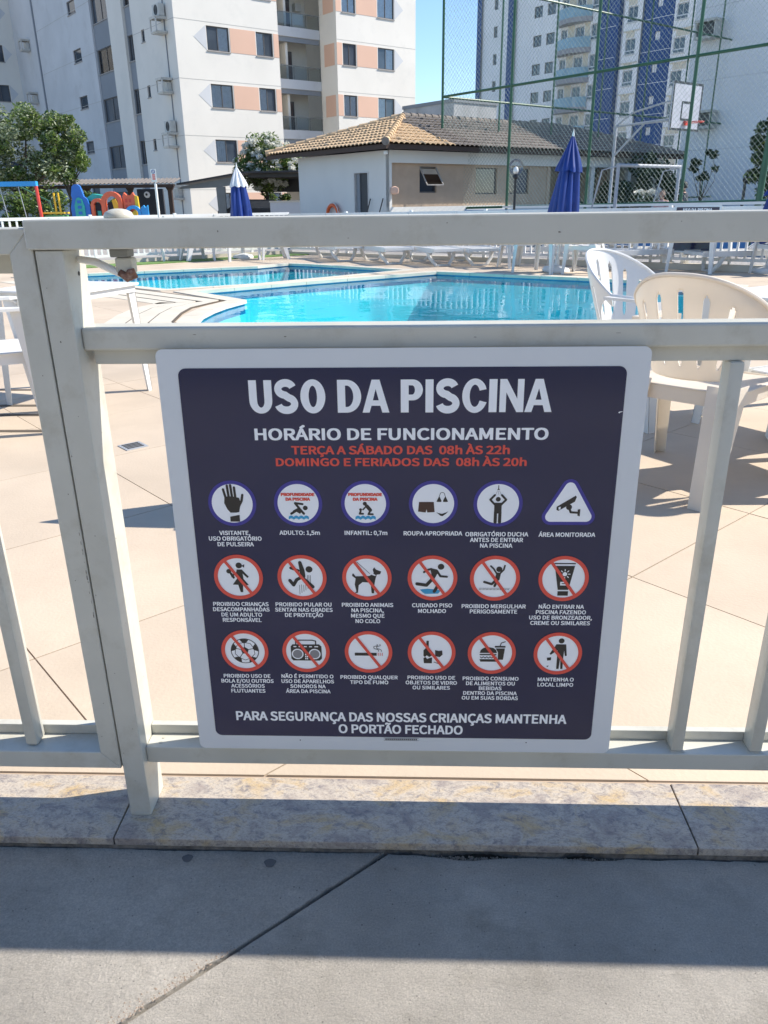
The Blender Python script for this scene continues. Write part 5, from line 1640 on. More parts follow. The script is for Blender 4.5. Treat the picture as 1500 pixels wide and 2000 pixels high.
def window(parent, u0, u1, z0, z1, axis='x', pos=0.0, depth=.10, curtain=None, sashes=2, frame='winframe', sill=True, fw=.045, open_=False):
    """window in an opening; parts: frame (the window), panes, curtain, sill"""
    def BX(b, a, c, d0, d1, e, f):
        return b.box(a, c, pos + d0, pos + d1, e, f) if axis == 'x' else b.box(pos + d0, pos + d1, a, c, e, f)
    b = MB(); g = .003
    a, c, e, f = u0 + g, u1 - g, z0 + g, z1 - g
    BX(b, a, c, depth - .03, depth + .02, e, e + fw); BX(b, a, c, depth - .03, depth + .02, f - fw, f)
    BX(b, a, a + fw, depth - .03, depth + .02, e + fw, f - fw); BX(b, c - fw, c, depth - .03, depth + .02, e + fw, f - fw)
    for k in range(1, sashes):
        m = a + (c - a) * k / sashes; BX(b, m - fw * .4, m + fw * .4, depth - .032, depth + .018, e + fw, f - fw)
    w = b.build('window', frame, parent)
    for k in range(sashes):
        m0 = a + fw + (c - a - 2 * fw) * k / sashes + .012; m1 = a + fw + (c - a - 2 * fw) * (k + 1) / sashes - .012
        cur = curtain if curtain is not None else wr.choice([0, 1, 1, 2, 2])
        BX(MB(), m0, m1, depth - .004, depth + .002, e + fw + .002, f - fw - .002).build('pane', 'glass_dark' if not (cur == 1 or (cur == 2 and k == 0)) else 'pane_clear', w)
        if cur == 1 or (cur == 2 and k == 0):
            cb = MB(); n = 10
            for q in range(n):
                x0 = m0 + (m1 - m0) * q / n; x1 = m0 + (m1 - m0) * (q + 1) / n; d = depth + .025 + (.012 if q % 2 else 0); d2 = depth + .025 + (0 if q % 2 else .012)
                p = [(x0, d), (x1, d2)]
                if axis == 'x': cb.add([(x0, pos + d, e + .03), (x1, pos + d2, e + .03), (x1, pos + d2, f - .03), (x0, pos + d, f - .03)], [(0, 1, 2, 3)])
                else: cb.add([(pos + d, x0, e + .03), (pos + d2, x1, e + .03), (pos + d2, x1, f - .03), (pos + d, x0, f - .03)], [(0, 1, 2, 3)])
            cb.build('curtain', 'curtain', w)
    BX(MB(), a, c, .158, .30, e, f).build('room', 'room', w)
    if sill: BX(MB(), u0 - .04, u1 + .04, -.05, depth - .031, z0 - .05, z0 - .002).build('sill', 'sill', w)
    return w
MT['pane_clear'] = glassy('window_glass_clear', (.90, .92, .93), 1.0, .03, 1.45)

# ---- apartment block (lit front, shaded side)
apt = empty('apartment_block', (-12.7, 47.2, 0), radians(40), 'white apartment block with salmon window bands and recessed balconies', 'building')
ZT = 17.5
LV = [-2, -1, 0, 1, 2, 3]
def zr(k): return 6.25 + 2.8 * k, 7.43 + 2.8 * k
fw_ = [(1.84, 3.2), (4.9, 5.98)]
holes = [(a, c, *zr(k)) for k in LV for a, c in fw_ if zr(k)[1] < ZT]
wall_holes(0, 6.37, 0, ZT, holes).build('wall', 'wall', apt)
# right-hand end of this wing and its roof
MB().box(6.21, 6.37, .002, 6, 0, ZT).build('wall', 'wall', apt)
w2 = [(10.9, 11.92), (13.6, 14.92)]
holes = [(a, c, *zr(k)) for k in LV for a, c in w2]
wall_holes(10.46, 16.7, 0, ZT, holes).build('wall', 'wall', apt)
MB().box(10.46, 10.62, .002, 1.80, 0, ZT).build('wall', 'wall', apt)
MB().box(16.54, 16.7, .002, 16, 0, ZT).build('wall', 'wall', apt)
sp = MB()
for k in LV:
    z0, z1 = zr(k)
    for a, c in [(3.25, 4.85), (6.03, 6.372), (10.457, 10.85), (11.97, 13.55)]:
        MB().box(a, c, -.012, -.002, z0, z1).build('colour_band', 'salmon', apt)
    # pointed grey chevrons painted beside the outer windows
    for pts in ([(1.80, z0), (1.80, z1), (1.06, (z0 + z1) / 2)], [(14.96, z0), (14.96, z1), (15.66, (z0 + z1) / 2)]):
        MB().prism(pts, -.009, -.002, 'y').build('chevron', 'wall_grey', apt)
    MB().box(10.445, 10.459, .25, 1.35, z0, z1).build('colour_band', 'salmon', apt)
    for a, c in fw_ + w2: window(apt, a, c, z0, z1)
    zf = 4.78 + 2.8 * k
    for a, c in ((0, 6.37), (10.46, 16.7)):
        MB().box(a + .01, c - .01, -.006, -.001, zf, zf + .022).build('joint_line', 'line', apt)
    MB().box(-.006, -.001, .01, 5.7, zf, zf + .022).build('joint_line', 'line', apt)
    MB().box(-.006, -.001, 12.2, 23.6, zf, zf + .022).build('joint_line', 'line', apt)
    # balcony
    zb = 7.50 + 2.8 * (k - 0) - 0.0
    bal = MB().box(6.40, 10.44, 1.80, 3.38, zb + .27, zb + .52).build('balcony', 'wall', apt)
    MB().box(6.395, 10.44, 1.775, 1.798, zb + .27, zb + .78).build('balcony_front', 'wall_grey', bal)
    MB().box(6.40, 10.44, 1.86, 2.0, zb, zb + .268).build('beam', 'wall_slate', bal)
    MB().box(6.42, 10.42, 1.80, 1.812, zb + .79, zb + 1.50).build('glass_panel', 'balglass', bal)
    rl = MB().box(6.40, 10.44, 1.785, 1.83, zb + 1.50, zb + 1.545)
    for x in (6.42, 7.45, 8.48, 9.51, 10.40): rl.box(x - .018, x + .018, 1.79, 1.825, zb + .78, zb + 1.50)
    rl.build('handrail', 'post_grey', bal)
    # back of the balcony: partition, glass door, air conditioner
    MB().box(8.10, 8.26, 2.1, 3.38, zb + .525, zb + 2.79).build('partition', 'wall', bal)
    dr = MB(); dr.box(8.60, 9.30, 3.31, 3.36, zb + .53, zb + 2.55); dr.build('balcony_door', 'glass_dark', bal)
    MB().box(7.0, 7.9, 3.31, 3.36, zb + .53, zb + 2.5).build('balcony_door', 'glass_dark', bal)
    if k in (1,): MB().box(9.55, 10.0, 3.05, 3.38, zb + 1.95, zb + 2.35).build('air_conditioner', 'ac', bal)
wall_holes(6.37, 10.46, 0, ZT, [], pos=3.4).build('wall', 'wall', apt)
MB().box(-.2, 16.7, .16, 29.0, ZT, ZT + .4).build('roof_slab', 'wall', apt)
# side facade: narrow window strip, pilaster, wide window strip, long wall
sh_ = []
for k in LV:
    if k < 0 and k < -2: continue
    sh_.append((4.0, 4.46, 7.05 + 2.8 * k, 7.66 + 2.8 * k))
    sh_.append((14.72, 16.3, 7.43 + 2.8 * k, 8.2 + 2.8 * k))
wall_holes(0, 5.72, 0, ZT, [h for h in sh_ if h[0] < 5], axis='y').build('wall', 'wall', apt)
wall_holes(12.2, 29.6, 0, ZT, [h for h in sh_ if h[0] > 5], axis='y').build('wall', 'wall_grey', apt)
wall_holes(5.72, 6.68, 0, ZT, [(5.80, 6.62, 6.36 + 2.8 * k, 7.68 + 2.8 * k) for k in LV], axis='y', pos=.05).build('window_strip', 'wall_slate', apt)
wall_holes(8.95, 12.2, 0, ZT, [(9.12, 12.1, 6.30 + 2.8 * k, 7.66 + 2.8 * k) for k in LV], axis='y', pos=.12).build('window_strip', 'wall_slate', apt)
MB().box(-.12, .3, 6.68, 8.95, 0, ZT).build('pilaster', 'wall', apt)
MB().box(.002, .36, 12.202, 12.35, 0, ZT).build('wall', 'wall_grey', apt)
MB().box(.002, .36, 5.57, 5.718, 0, ZT).build('wall', 'wall', apt)
for k in LV:
    window(apt, 4.0, 4.46, 7.05 + 2.8 * k, 7.66 + 2.8 * k, axis='y', sashes=1, curtain=0)
    window(apt, 14.72, 16.3, 7.43 + 2.8 * k, 8.2 + 2.8 * k, axis='y', sashes=1, curtain=0)
    window(apt, 5.80, 6.62, 6.36 + 2.8 * k, 7.68 + 2.8 * k, axis='y', pos=.05)
    window(apt, 9.12, 12.1, 6.30 + 2.8 * k, 7.66 + 2.8 * k, axis='y', pos=.12, curtain=(1 if k == 1 else 0))
MB().tube([(-.03, 1.15, 0), (-.03, 1.15, ZT)], .03, 6).build('downpipe', 'wall_slate', apt)
MB().tube([(-.05, 23.75, 0), (-.05, 23.75, ZT)], .07, 6).build('downpipe', 'wall_slate', apt)
# far wing that comes forward at the left, lit like the front
wing = empty('apartment_wing', tuple((Vector((-12.7, 47.2)) + D2(130) * 29.6)) + (0,), radians(40), 'cream wing of the apartment block at the left edge of the photo', 'building')
ww = [(-2.35, -.98), (-5.4, -4.3)]
wall_holes(-9, 0, 0, ZT, [(a, c, *[z + .05 for z in zr(k)]) for k in LV for a, c in ww]).build('wall', 'wall', wing)
for k in LV:
    z0, z1 = [z + .05 for z in zr(k)]
    MB().prism([(-.94, z0), (-.94, z1), (-.35, (z0 + z1) / 2)], -.009, -.002, 'y').build('chevron', 'wall_grey', wing)
    for a, c in ww: window(wing, a, c, z0, z1, curtain=0)
MB().box(-9, 0, .17, 12, ZT, ZT + .3).build('roof_slab', 'wall', wing)
# air conditioners on the side wall
def ac_unit(y, z, label, style, x=0):
    wp = Vector((-12.7, 47.2)) + D2(130) * y
    t = empty('air_conditioner', (wp.x, wp.y, z), radians(40), label, 'air conditioner', 'air conditioners on the shaded side wall')
    if style in ('cage', 'both'):
        b = MB()
        X0, X1, Y0, Y1, Z0, Z1 = -.62, -.02, -.36, .36, 0, .62
        for (a, c) in [((X0, Y0, Z0), (X0, Y1, Z0)), ((X0, Y0, Z1), (X0, Y1, Z1)), ((X0, Y0, Z0), (X0, Y0, Z1)), ((X0, Y1, Z0), (X0, Y1, Z1)), ((X0, Y0, Z0), (X1, Y0, Z0)), ((X0, Y1, Z0), (X1, Y1, Z0)), ((X0, Y0, Z1), (X1, Y0, Z1)), ((X0, Y1, Z1), (X1, Y1, Z1))]:
            b.bar(a, c, .07)
        b.box(X0 - .05, X1, Y0 - .05, Y1 + .05, Z1 + .035, Z1 + .085); b.box(X0, X1, Y0, Y1, -.09, -.035)
        b.build('ledge_frame', 'ac', t)
        if style == 'cage': MB().box(-.30, -.03, -.25, .25, .02, .50).build('casing', 'ac', t)
    if style in ('split', 'both'):
        z0 = .72 if style == 'both' else 0
        MB().rbox(-.44, -.08, -.40, .40, z0, z0 + .58, .02).build('casing', 'ac', t)
        fn = MB()
        for r in (.06, .12, .18, .235):
            n = 24; P = [(-.445, -.08 + r * cos(2 * pi * k / n), z0 + .29 + r * sin(2 * pi * k / n)) for k in range(n + 1)]; fn.tube(P, .008, 5, cap=False)
        fn.build('fan_grille', 'dark', t)
        MB().lathe([(.23, 0), (.23, .004)], 24).build('fan_recess', 'dark', t).matrix_local = Matrix.Translation((-.444, -.08, z0 + .29)) @ Matrix.Rotation(radians(90), 4, 'Y')
        for s in (-1, 1): MB().bar((-.42, s * .3, z0 - .02), (0, s * .3, z0 - .02), .03).build('bracket', 'dark', t)
    return t
ac_unit(1.25, 9.86, 'blue-white split air conditioner on top of an empty cage ledge, topmost of its column', 'both')
ac_unit(1.25, 6.98, 'empty air conditioner cage ledge in the middle of its column', 'cage')
ac_unit(1.25, 4.28, 'small split air conditioner over a cage ledge above the long low roof', 'both')
ac_unit(1.25, 1.55, 'cage ledge of an air conditioner low under the dark roofs', 'cage')
ac_unit(26.0, 8.75, 'boxy white air conditioner ledge above the broad tree', 'cage')
ac_unit(26.0, 12.3, 'upper boxy white air conditioner ledge at the top left', 'cage')
for k, (x, y) in enumerate([]): pass

# ---- blue and white tower
tw = empty('apartment_tower', (11.5, 102, 0), radians(-50), 'tall blue and white apartment tower behind the court fence', 'building')
TH = 44
FZ = [15.33 + 2.79 * k for k in range(-5, 10)]
def strip(x0, x1, y, mat, holes=(), name='wall'):
    wall_holes(x0, x1, 0, TH, [h for h in holes if h[2] > .3], depth=.18, pos=y).build(name, mat, tw)
def zz(dz0, dz1): return [(f + dz0, f + dz1) for f in FZ]
strip(-6.3, -5.55, 0, 'tower_blue')
strip(-5.55, -1.3, .25, 'tower_white', [(-3.75, -3.15, a, b) for a, b in zz(.72, 1.85)])
strip(-1.3, -.2, 0, 'tower_blue')
strip(-.2, 6.2, .3, 'tower_white', [h for a, b in zz(-1.08, .02) for h in ((2.42, 3.62, a, b), (4.32, 5.5, a, b))])
strip(6.2, 11.72, .3, 'tower_white', [h for a, b in zz(-1.15, -.02) for h in ((6.40, 7.22, a, b), (10.42, 11.6, a, b))] + [(8.35, 9.5, a, b) for a, b in zz(-1.35, -.02)])
strip(11.72, 14.05, 0, 'tower_blue')
strip(14.05, 14.7, .9, 'tower_blue')
MB().box(13.85, 14.05, .01, .9, 0, TH).build('wall', 'tower_blue', tw)
strip(14.7, 16.8, 0, 'tower_white', [(15.07, 16.25, a, b) for a, b in zz(-3.15 + .0, -2.1)])
strip(16.8, 20.4, .25, 'tower_blue', [(18.25, 18.85, a, b) for a, b in zz(-2.6, -1.85)])
strip(20.4, 23.0, 0, 'tower_white', [(20.62, 21.85, a, b) for a, b in zz(-.95, .05)])
strip(23.0, 24.0, .1, 'tower_blue')
MB().box(-6.3, -6.1, .01, 16, 0, TH).build('wall', 'tower_white', tw)
MB().box(-6.05, 23.9, .62, 15.9, 0, TH - .01).build('core', 'tower_white', tw)
MB().box(-6.1, 24, .5, 16, TH, TH + .6).build('roof_slab', 'tower_white', tw)
MB().box(14.69, 14.72, .01, .9, 0, TH).build('wall', 'tower_blue', tw)
for i, f in enumerate(FZ):
    if f > 27 : continue
    for (a, c, d0, d1, y) in [(2.42, 3.62, -1.08, .02, .3), (4.32, 5.5, -1.08, .02, .3), (6.40, 7.22, -1.15, -.02, .3), (8.35, 9.5, -1.35, -.02, .3), (10.42, 11.6, -1.15, -.02, .3), (15.07, 16.25, -3.15, -2.1, 0), (20.62, 21.85, -.95, .05, 0), (18.25, 18.85, -2.6, -1.85, .25), (-3.75, -3.15, .72, 1.85, .25)]:
        fr = MB(); u0, u1, z0, z1 = a + .01, c - .01, f + d0 + .01, f + d1 - .01
        fr.box(u0, u1, y + .10, y + .15, z0, z0 + .06); fr.box(u0, u1, y + .10, y + .15, z1 - .06, z1); fr.box(u0, u0 + .06, y + .10, y + .15, z0 + .06, z1 - .06); fr.box(u1 - .06, u1, y + .10, y + .15, z0 + .06, z1 - .06)
        m = (u0 + u1) / 2; fr.box(m - .03, m + .03, y + .10, y + .15, z0 + .06, z1 - .06)
        w = fr.build('window', 'winframe_w' if a > 15 or a > 6.3 and a < 12 else 'winframe', tw)
        MB().box(u0 + .06, u1 - .06, y + .13, y + .14, z0 + .06, z1 - .06).build('pane', 'tower_white' if 18 < a < 19 else 'glass_dark', w)
        if a in (15.07, 20.62, 10.42):
            MB().box(u0 - .05, u1 + .05, y - .06, y - .002, z0 - .42, z0 - .30).build('ledge', 'winframe_w', w)
            MB().box(u0 + .05, u1 - .05, y - .02, y - .002, z0 - .28, z0 - .06).build('spandrel', 'glass_dark', w)
    # balcony with a curved front, grey underside and cream back
    bb = MB(); n = 12
    arc = [(6.15 + 4.4 * k / n, .28 - .15 - 1.15 * sin(pi * k / n) ** .6) for k in range(n + 1)]
    bb.prism(arc + [(10.55, .298), (6.15, .298)], f - 2.55, f - 2.10)
    bl = bb.build('balcony', 'balc_grey', tw)
    g = MB()
    for k in range(n):
        a, c = arc[k], arc[k + 1]; g.add([(a[0], a[1], f - 2.09), (c[0], c[1], f - 2.09), (c[0], c[1], f - 1.12), (a[0], a[1], f - 1.12)], [(0, 1, 2, 3)])
    g.build('glass_front', 'tower_glass', bl)
    MB().box(7.35, 8.25, .285, .297, f - 2.0, f + .2).build('cream_panel', 'tower_cream', tw)
    MB().box(9.6, 10.3, .285, .297, f - 2.0, f + .2).build('cream_panel', 'tower_cream', tw)
    for (a, c, y) in [(14.75, 16.75, 0), (20.45, 22.9, 0)]:
        off = -2.1 if a < 16 else .05
        MB().box(a + .05, c - .05, y - .10, y - .002, f + off + .62, f + off + .72).build('trim', 'tower_cream', tw)
        MB().box(a + .35, c - .65, y - .012, y - .002, f + off + .08, f + off + .60).build('trim', 'tower_cream', tw)
    MB().box(11.75, 13.8, -.008, -.002, f - .72, f - .68).build('joint_line', 'tower_white', tw)
    MB().box(16.82, 20.38, .242, .248, f - .72, f - .68).build('joint_line', 'tower_white', tw)
MT['tower_glass'] if 'tower_glass' in MT else None

# ---- big pale building at the right
b3 = empty('pale_building', (12.305, 40, 0), radians(-50), 'huge plain pale wall of a building beyond the court at the right', 'building')
h3 = [(1.1, 2.2, 3.4, 4.6), (1.0, 2.3, 7.0, 8.2)]
wall_holes(.0, 16, 0, 16, [], pos=0).build('wall', 'tower_white', b3)
MB().box(-.001, .16, .002, 14, 0, 16).build('wall', 'tower_white', b3)
MB().box(0, 16, .1, 14, 16, 16.3).build('roof_slab', 'tower_white', b3)
for (x, z) in [(.45, 7.55), (.75, 4.05)]:
    o = MB(); o.box(x, x + .95, -.62, -.005, z, z + .10); o.box(x, x + .06, -.60, -.006, z + .10, z + .62); o.box(x + .89, x + .95, -.60, -.006, z + .10, z + .62); o.box(x - .03, x + .98, -.66, -.005, z + .62, z + .72)
    o.build('service_ledge', 'ac', b3)
    MB().box(x + .12, x + .80, -.50, -.06, z + .11, z + .55).build('ledge_unit', 'dark', b3)
for z in (3.2, 6.0, 8.8): MB().box(.2, 15.9, -.006, -.001, z, z + .025).build('joint_line', 'wall_grey', b3)

# ---- plain rendered annex behind the pool house
an = empty('annex', (2.1, 46, 0), radians(40), 'low stained grey parapet building behind the clay roof', 'building')
MB().box(0, 3.2, 0, 4.2, 0, 6.05).build('wall', 'annex_wall', an)
MB().box(-.05, 3.25, -.05, 4.25, 6.052, 6.22).build('parapet_cap', 'wall_slate', an)

# ---- pool house
ph = empty('pool_house', (-.73, 25.0, 0), radians(40), 'low white pool house with a clay tile hip roof', 'building')
PW, PD, PH_ = 13.9, 5.02, 2.62
wall_holes(0, PD, 0, PH_, [(1.04, 1.76, .02, 2.06)], depth=.14, axis='y').build('wall', 'ph_wall', ph)
dr = MB().box(.09, .13, 1.06, 1.74, .03, 2.04).build('door', 'door_shade', ph)
b = MB(); b.box(-.02, .085, 1.745, 1.775, .02, 2.06); b.box(-.02, .085, 1.025, 1.055, .02, 2.06); b.box(-.02, .085, 1.056, 1.744, 2.035, 2.06); b.build('door_frame', 'winframe_w', dr)
MB().box(.05, .085, 1.56, 1.72, .03, 2.03).build('door_leaf', 'wall_slate', dr)
MB().box(.0, PW, .0, .16, 2.28, PH_).build('beam', 'ph_wall', ph)
MB().box(.0, PW, .0, .16, 0, 1.05).build('parapet', 'ph_wall', ph)
MB().box(.0, .10, .002, .16, 1.05, 2.28).build('corner_pier', 'ph_wall', ph)
ph_h = [(1.35, 2.05, 1.45, 2.20), (3.75, 4.75, 1.40, 2.20), (5.25, 6.30, 1.40, 2.20)]
wall_holes(.10, 7.2, 1.0, 2.5, ph_h, depth=.1, pos=.20).build('wall', 'brown_wall', ph)
for (a, c, d, e) in ph_h:
    w = MB(); w.box(a, c, .26, .30, d, d + .04); w.box(a, c, .26, .30, e - .04, e); w.box(a, a + .04, .26, .30, d + .04, e - .04); w.box(c - .04, c, .26, .30, d + .04, e - .04)
    wo = w.build('window', 'winframe', ph)
    MB().box(a, c, .33, .36, d, e).build('room', 'room', wo)
    if a > 3:
        MB().box(a + .04, c - .04, .275, .285, d + .04, e - .04).build('pane', 'glass_dark', wo)
        continue
    # awning sash standing open
    y1 = .2 - .34
    sb = MB(); sb.bar((a + .02, .22, e - .02), (a + .02, y1, d + .22), .03); sb.bar((c - .02, .22, e - .02), (c - .02, y1, d + .22), .03); sb.bar((a + .02, y1, d + .22), (c - .02, y1, d + .22), .03)
    sb.build('sash', 'sill', wo)
    MB().add([(a + .04, .215, e - .04), (c - .04, .215, e - .04), (c - .04, y1 + .01, d + .24), (a + .04, y1 + .01, d + .24)], [(0, 1, 2, 3)]).build('pane', 'pane_clear', wo)
MB().box(7.2, 7.36, .165, PD, 0, PH_).build('wall', 'brown_wall', ph)
MB().box(7.36, PW, 2.6, 2.75, 0, PH_).build('wall', 'brown_wall', ph)
for x in (9.4, 11.6, 13.7): MB().box(x, x + .2, .01, .15, 1.05, 2.28).build('column', 'ph_wall', ph)
MB().box(PW - .16, PW, .2, PD, 0, PH_).build('wall', 'ph_wall', ph)
MB().box(.15, PW, PD - .16, PD, 0, PH_).build('wall', 'ph_wall', ph)
# hip roof: corrugated clay tiles laid in courses
EAV, APX = 2.74, 3.84
X0r, Y0r, X1r, Y1r = -.5, -.5, PW + .5, PD + 1.25
HW = (Y1r - Y0r) / 2
def tile_face(o, du, dv, L, Lt0, Lt1, Hh, run, mat, name, lo=0, hi=None, pitch=.20, course=.34):
    """one roof face. o: eave start, du: along the eave, dv: inward (both 2-D unit). The face narrows from [0, L] at the eave to [Lt0, Lt1] at height Hh after 'run' metres"""
    hi = hi if hi is not None else L
    sl = sqrt(run * run + Hh * Hh); rows = int(sl / course); b = MB(); S = 8
    ncol = int((hi - lo) / pitch)
    for c in range(ncol):
        for r in range(rows):
            s0, s1 = r / rows, (r + 1) / rows
            u0, u1 = lo + c * pitch, lo + (c + 1) * pitch
            um = (u0 + u1) / 2; sm = (s0 + s1) / 2
            e0, e1 = Lt0 * sm, L - (L - Lt1) * sm
            if um < e0 - .02 or um > e1 + .02: continue
            V = []
            for q in range(S + 1):
                t = q / S; u = u0 + (u1 - u0) * t
                bump_ = .045 * abs(sin(pi * t)) ** .8 + .0
                for s, ex in ((s0, .030), (s1, .0)):
                    p = Vector(o) + Vector(du) * u + Vector(dv) * (run * (s - (.025 if ex else 0)))
                    V.append((p.x, p.y, EAV + Hh * s + bump_ + ex + .01))
            i = len(b.v); b.v += V
            for q in range(S): b.f.append((i + 2 * q, i + 2 * q + 2, i + 2 * q + 3, i + 2 * q + 1))
            # front lip of the course
            V2 = []
            for q in range(S + 1):
                x, y, z = V[2 * q]; V2 += [(x, y, z), (x, y, z - .028)]
            i = len(b.v); b.v += V2
            for q in range(S): b.f.append((i + 2 * q, i + 2 * q + 2, i + 2 * q + 3, i + 2 * q + 1))
    ob = b.build(name, mat, ph, fix=False); ob['kind'] = 'stuff'
    return ob
HH = APX - EAV
# left hip face (eave runs along local +y at x = X0r), drawn from the near corner
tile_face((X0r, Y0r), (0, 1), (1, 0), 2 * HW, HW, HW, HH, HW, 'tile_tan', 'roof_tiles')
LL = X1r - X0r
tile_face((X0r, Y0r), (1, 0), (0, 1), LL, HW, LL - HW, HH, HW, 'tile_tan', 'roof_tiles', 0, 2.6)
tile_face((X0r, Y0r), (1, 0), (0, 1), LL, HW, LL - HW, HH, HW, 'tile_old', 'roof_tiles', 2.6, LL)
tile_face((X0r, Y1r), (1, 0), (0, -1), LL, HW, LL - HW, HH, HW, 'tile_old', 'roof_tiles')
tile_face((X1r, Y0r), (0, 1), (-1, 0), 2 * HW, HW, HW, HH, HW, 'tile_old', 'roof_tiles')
# solid deck under the tiles and dark soffit boards
rd_ = MB(); A_, B_ = (X0r + HW, Y0r + HW, APX), (X1r - HW, Y0r + HW, APX)
rd_.add([(X0r + .04, Y0r + .04, EAV), (X1r - .04, Y0r + .04, EAV), (X1r - .04, Y1r - .04, EAV), (X0r + .04, Y1r - .04, EAV), A_, B_], [(0, 1, 5, 4), (2, 3, 4, 5), (0, 4, 3), (1, 2, 5), (0, 3, 2, 1)])
rd_.build('roof_boarding', 'wood_dark', ph)
f_ = MB(); f_.box(X0r, X0r + .035, Y0r, Y1r, EAV - .13, EAV + .0); f_.box(X0r + .036, X1r, Y0r, Y0r + .035, EAV - .13, EAV + .0); f_.build('fascia', 'wood_dark', ph)
# hip and ridge cap tiles
def caps(a, c, n, mat):
    a, c = Vector(a), Vector(c)
    for k in range(n):
        s0, s1 = k / n, (k + 1.12) / n
        p, q = a.lerp(c, s0), a.lerp(c, min(1, s1))
        b = MB(); b.tube([p + Vector((0, 0, .05)), q + Vector((0, 0, .035))], [.105, .085], 10); b.build('ridge_tile', mat, ph, smooth=True)
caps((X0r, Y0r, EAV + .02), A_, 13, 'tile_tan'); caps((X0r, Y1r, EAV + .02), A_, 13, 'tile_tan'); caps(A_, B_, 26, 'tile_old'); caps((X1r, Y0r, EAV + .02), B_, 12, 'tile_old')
MB().lathe([(.10, 0), (.105, .16)], 14).build('hip_end_cap', 'tile_old', ph).matrix_local = Matrix.Translation((X0r + .0, Y0r - .0, EAV + .05)) @ Matrix.Rotation(radians(90), 4, Vector((1, -1, 0)))
MB().lathe([(.02, 0), (.06, .01), (.07, .06), (.05, .10), (.02, .11)], 12).build('flood_light', 'white_metal', ph, smooth=True, loc=(X0r + .22, Y0r + .30, EAV - .26))

# life buoy and two broom handles leaning on the white wall; orange lamp
wp = Vector((-.73, 25.0)) + D2(130) * 2.85 - D2(40) * .12
t = empty('life_buoy', (wp.x, wp.y, .98), radians(40), 'orange life buoy hung on the white pool house wall', 'life buoy')
n = 28
MB().tube([(0, .30 * cos(2 * pi * k / n), .30 * sin(2 * pi * k / n) - .16) for k in range(n + 1)], .06, 10, cap=False).build('ring', 'orange', t, smooth=True)
MB().tube([(-.03, .36 * cos(2 * pi * k / n), .36 * sin(2 * pi * k / n) - .14) for k in range(n + 1)], .012, 6, cap=False).build('rope', 'white_plastic', t, smooth=True)
for k, (v, dl, lb) in enumerate([(.93, .20, 'dark broom handle leaning beside the pool house door'), (.30, .28, 'second dark broom handle leaning right of the door towards the corner')]):
    wp = Vector((-.73, 25.0)) + D2(130) * v - D2(40) * .22
    t = empty('broom', (wp.x, wp.y, 0), radians(40), lb, 'broom')
    MB().tube([(-.1, .18, .08), (.15, -.08, 1.30)], .018, 6).build('handle', 'dark', t)
    MB().box(-.18, -.02, .05, .33, .0, .09).build('brush', 'dark', t)
wp = Vector((-.73, 25.0)) + D2(40) * .12 - Vector((-sin(radians(40)), cos(radians(40)))) * .10
t = empty('wall_lamp', (wp.x, wp.y, 1.40), radians(40), 'small orange-white round wall lamp by the pool house corner', 'lamp')
MB().lathe([(.02, 0), (.11, .03), (.13, .11), (.11, .19), (.03, .23)], 16).build('shade', 'salmon', t, smooth=True)
MB().box(-.03, .03, .0, .10, .06, .12).build('bracket', 'dark', t)

# ---- carport with dark sloping roof on a cantilever post
cp = empty('carport', (-9.6, 37.2, 0), radians(0), 'dark metal carport roof on thick grey cantilever posts', 'carport')
def roofsheet(b, x0, x1, y0, y1, za, zb, zc, zd):  # corners heights
    b.add([(x0, y0, za), (x1, y0, zb), (x1, y1, zc), (x0, y1, zd), (x0, y0, za + .07), (x1, y0, zb + .07), (x1, y1, zc + .07), (x0, y1, zd + .07)], [(0, 3, 2, 1), (4, 5, 6, 7), (0, 1, 5, 4), (1, 2, 6, 5), (2, 3, 7, 6), (3, 0, 4, 7)])
rf_ = MB(); roofsheet(rf_, -.95, 2.05, -.2, 3.8, 2.02, 2.46, 2.52, 2.1); rf_.build('roof_sheet', 'roof_dark', cp)
rf_ = MB(); roofsheet(rf_, 2.07, 6.2, -.2, 3.8, 2.46, 2.50, 2.52, 2.50); rf_.build('roof_sheet', 'roof_dark', cp)
bs_ = MB()
for k in range(5): bs_.box(2.2, 6.2, .2 + k * .8, .28 + k * .8, 2.30, 2.45)
bs_.build('purlins', 'dark', cp)
MB().box(2.1, 6.2, 3.70, 3.78, 1.72, 2.44).build('back_fascia', 'dark', cp)
g = MB(); g.prism([(-.80, 1.86), (.75, 1.90), (1.6, 2.0), (1.6, 2.33), (-.80, 1.96)], .0, .18, 'y'); cpb = g.build('cantilever_beam', 'post_grey', cp)
MB().prism([(.80, 0), (1.12, 0), (1.16, 1.93), (.95, 1.92), (.76, 1.89)], .01, .17, 'y').build('post', 'post_grey', cp)
MB().prism([(5.2, 0), (5.5, 0), (5.55, 2.3), (5.15, 2.3)], 2.5, 2.7, 'y').build('post', 'post_grey', cp)
t = empty('low_wall', (-6.35, 36.6, 0), 0, 'low grey wall under the carport beside the pool house', 'wall')
MB().box(0, 2.6, 0, .15, 0, 1.25).build('wall', 'wall_grey', t)
MB().box(-.03, 2.63, -.03, .18, 1.252, 1.31).build('coping', 'coping', t)
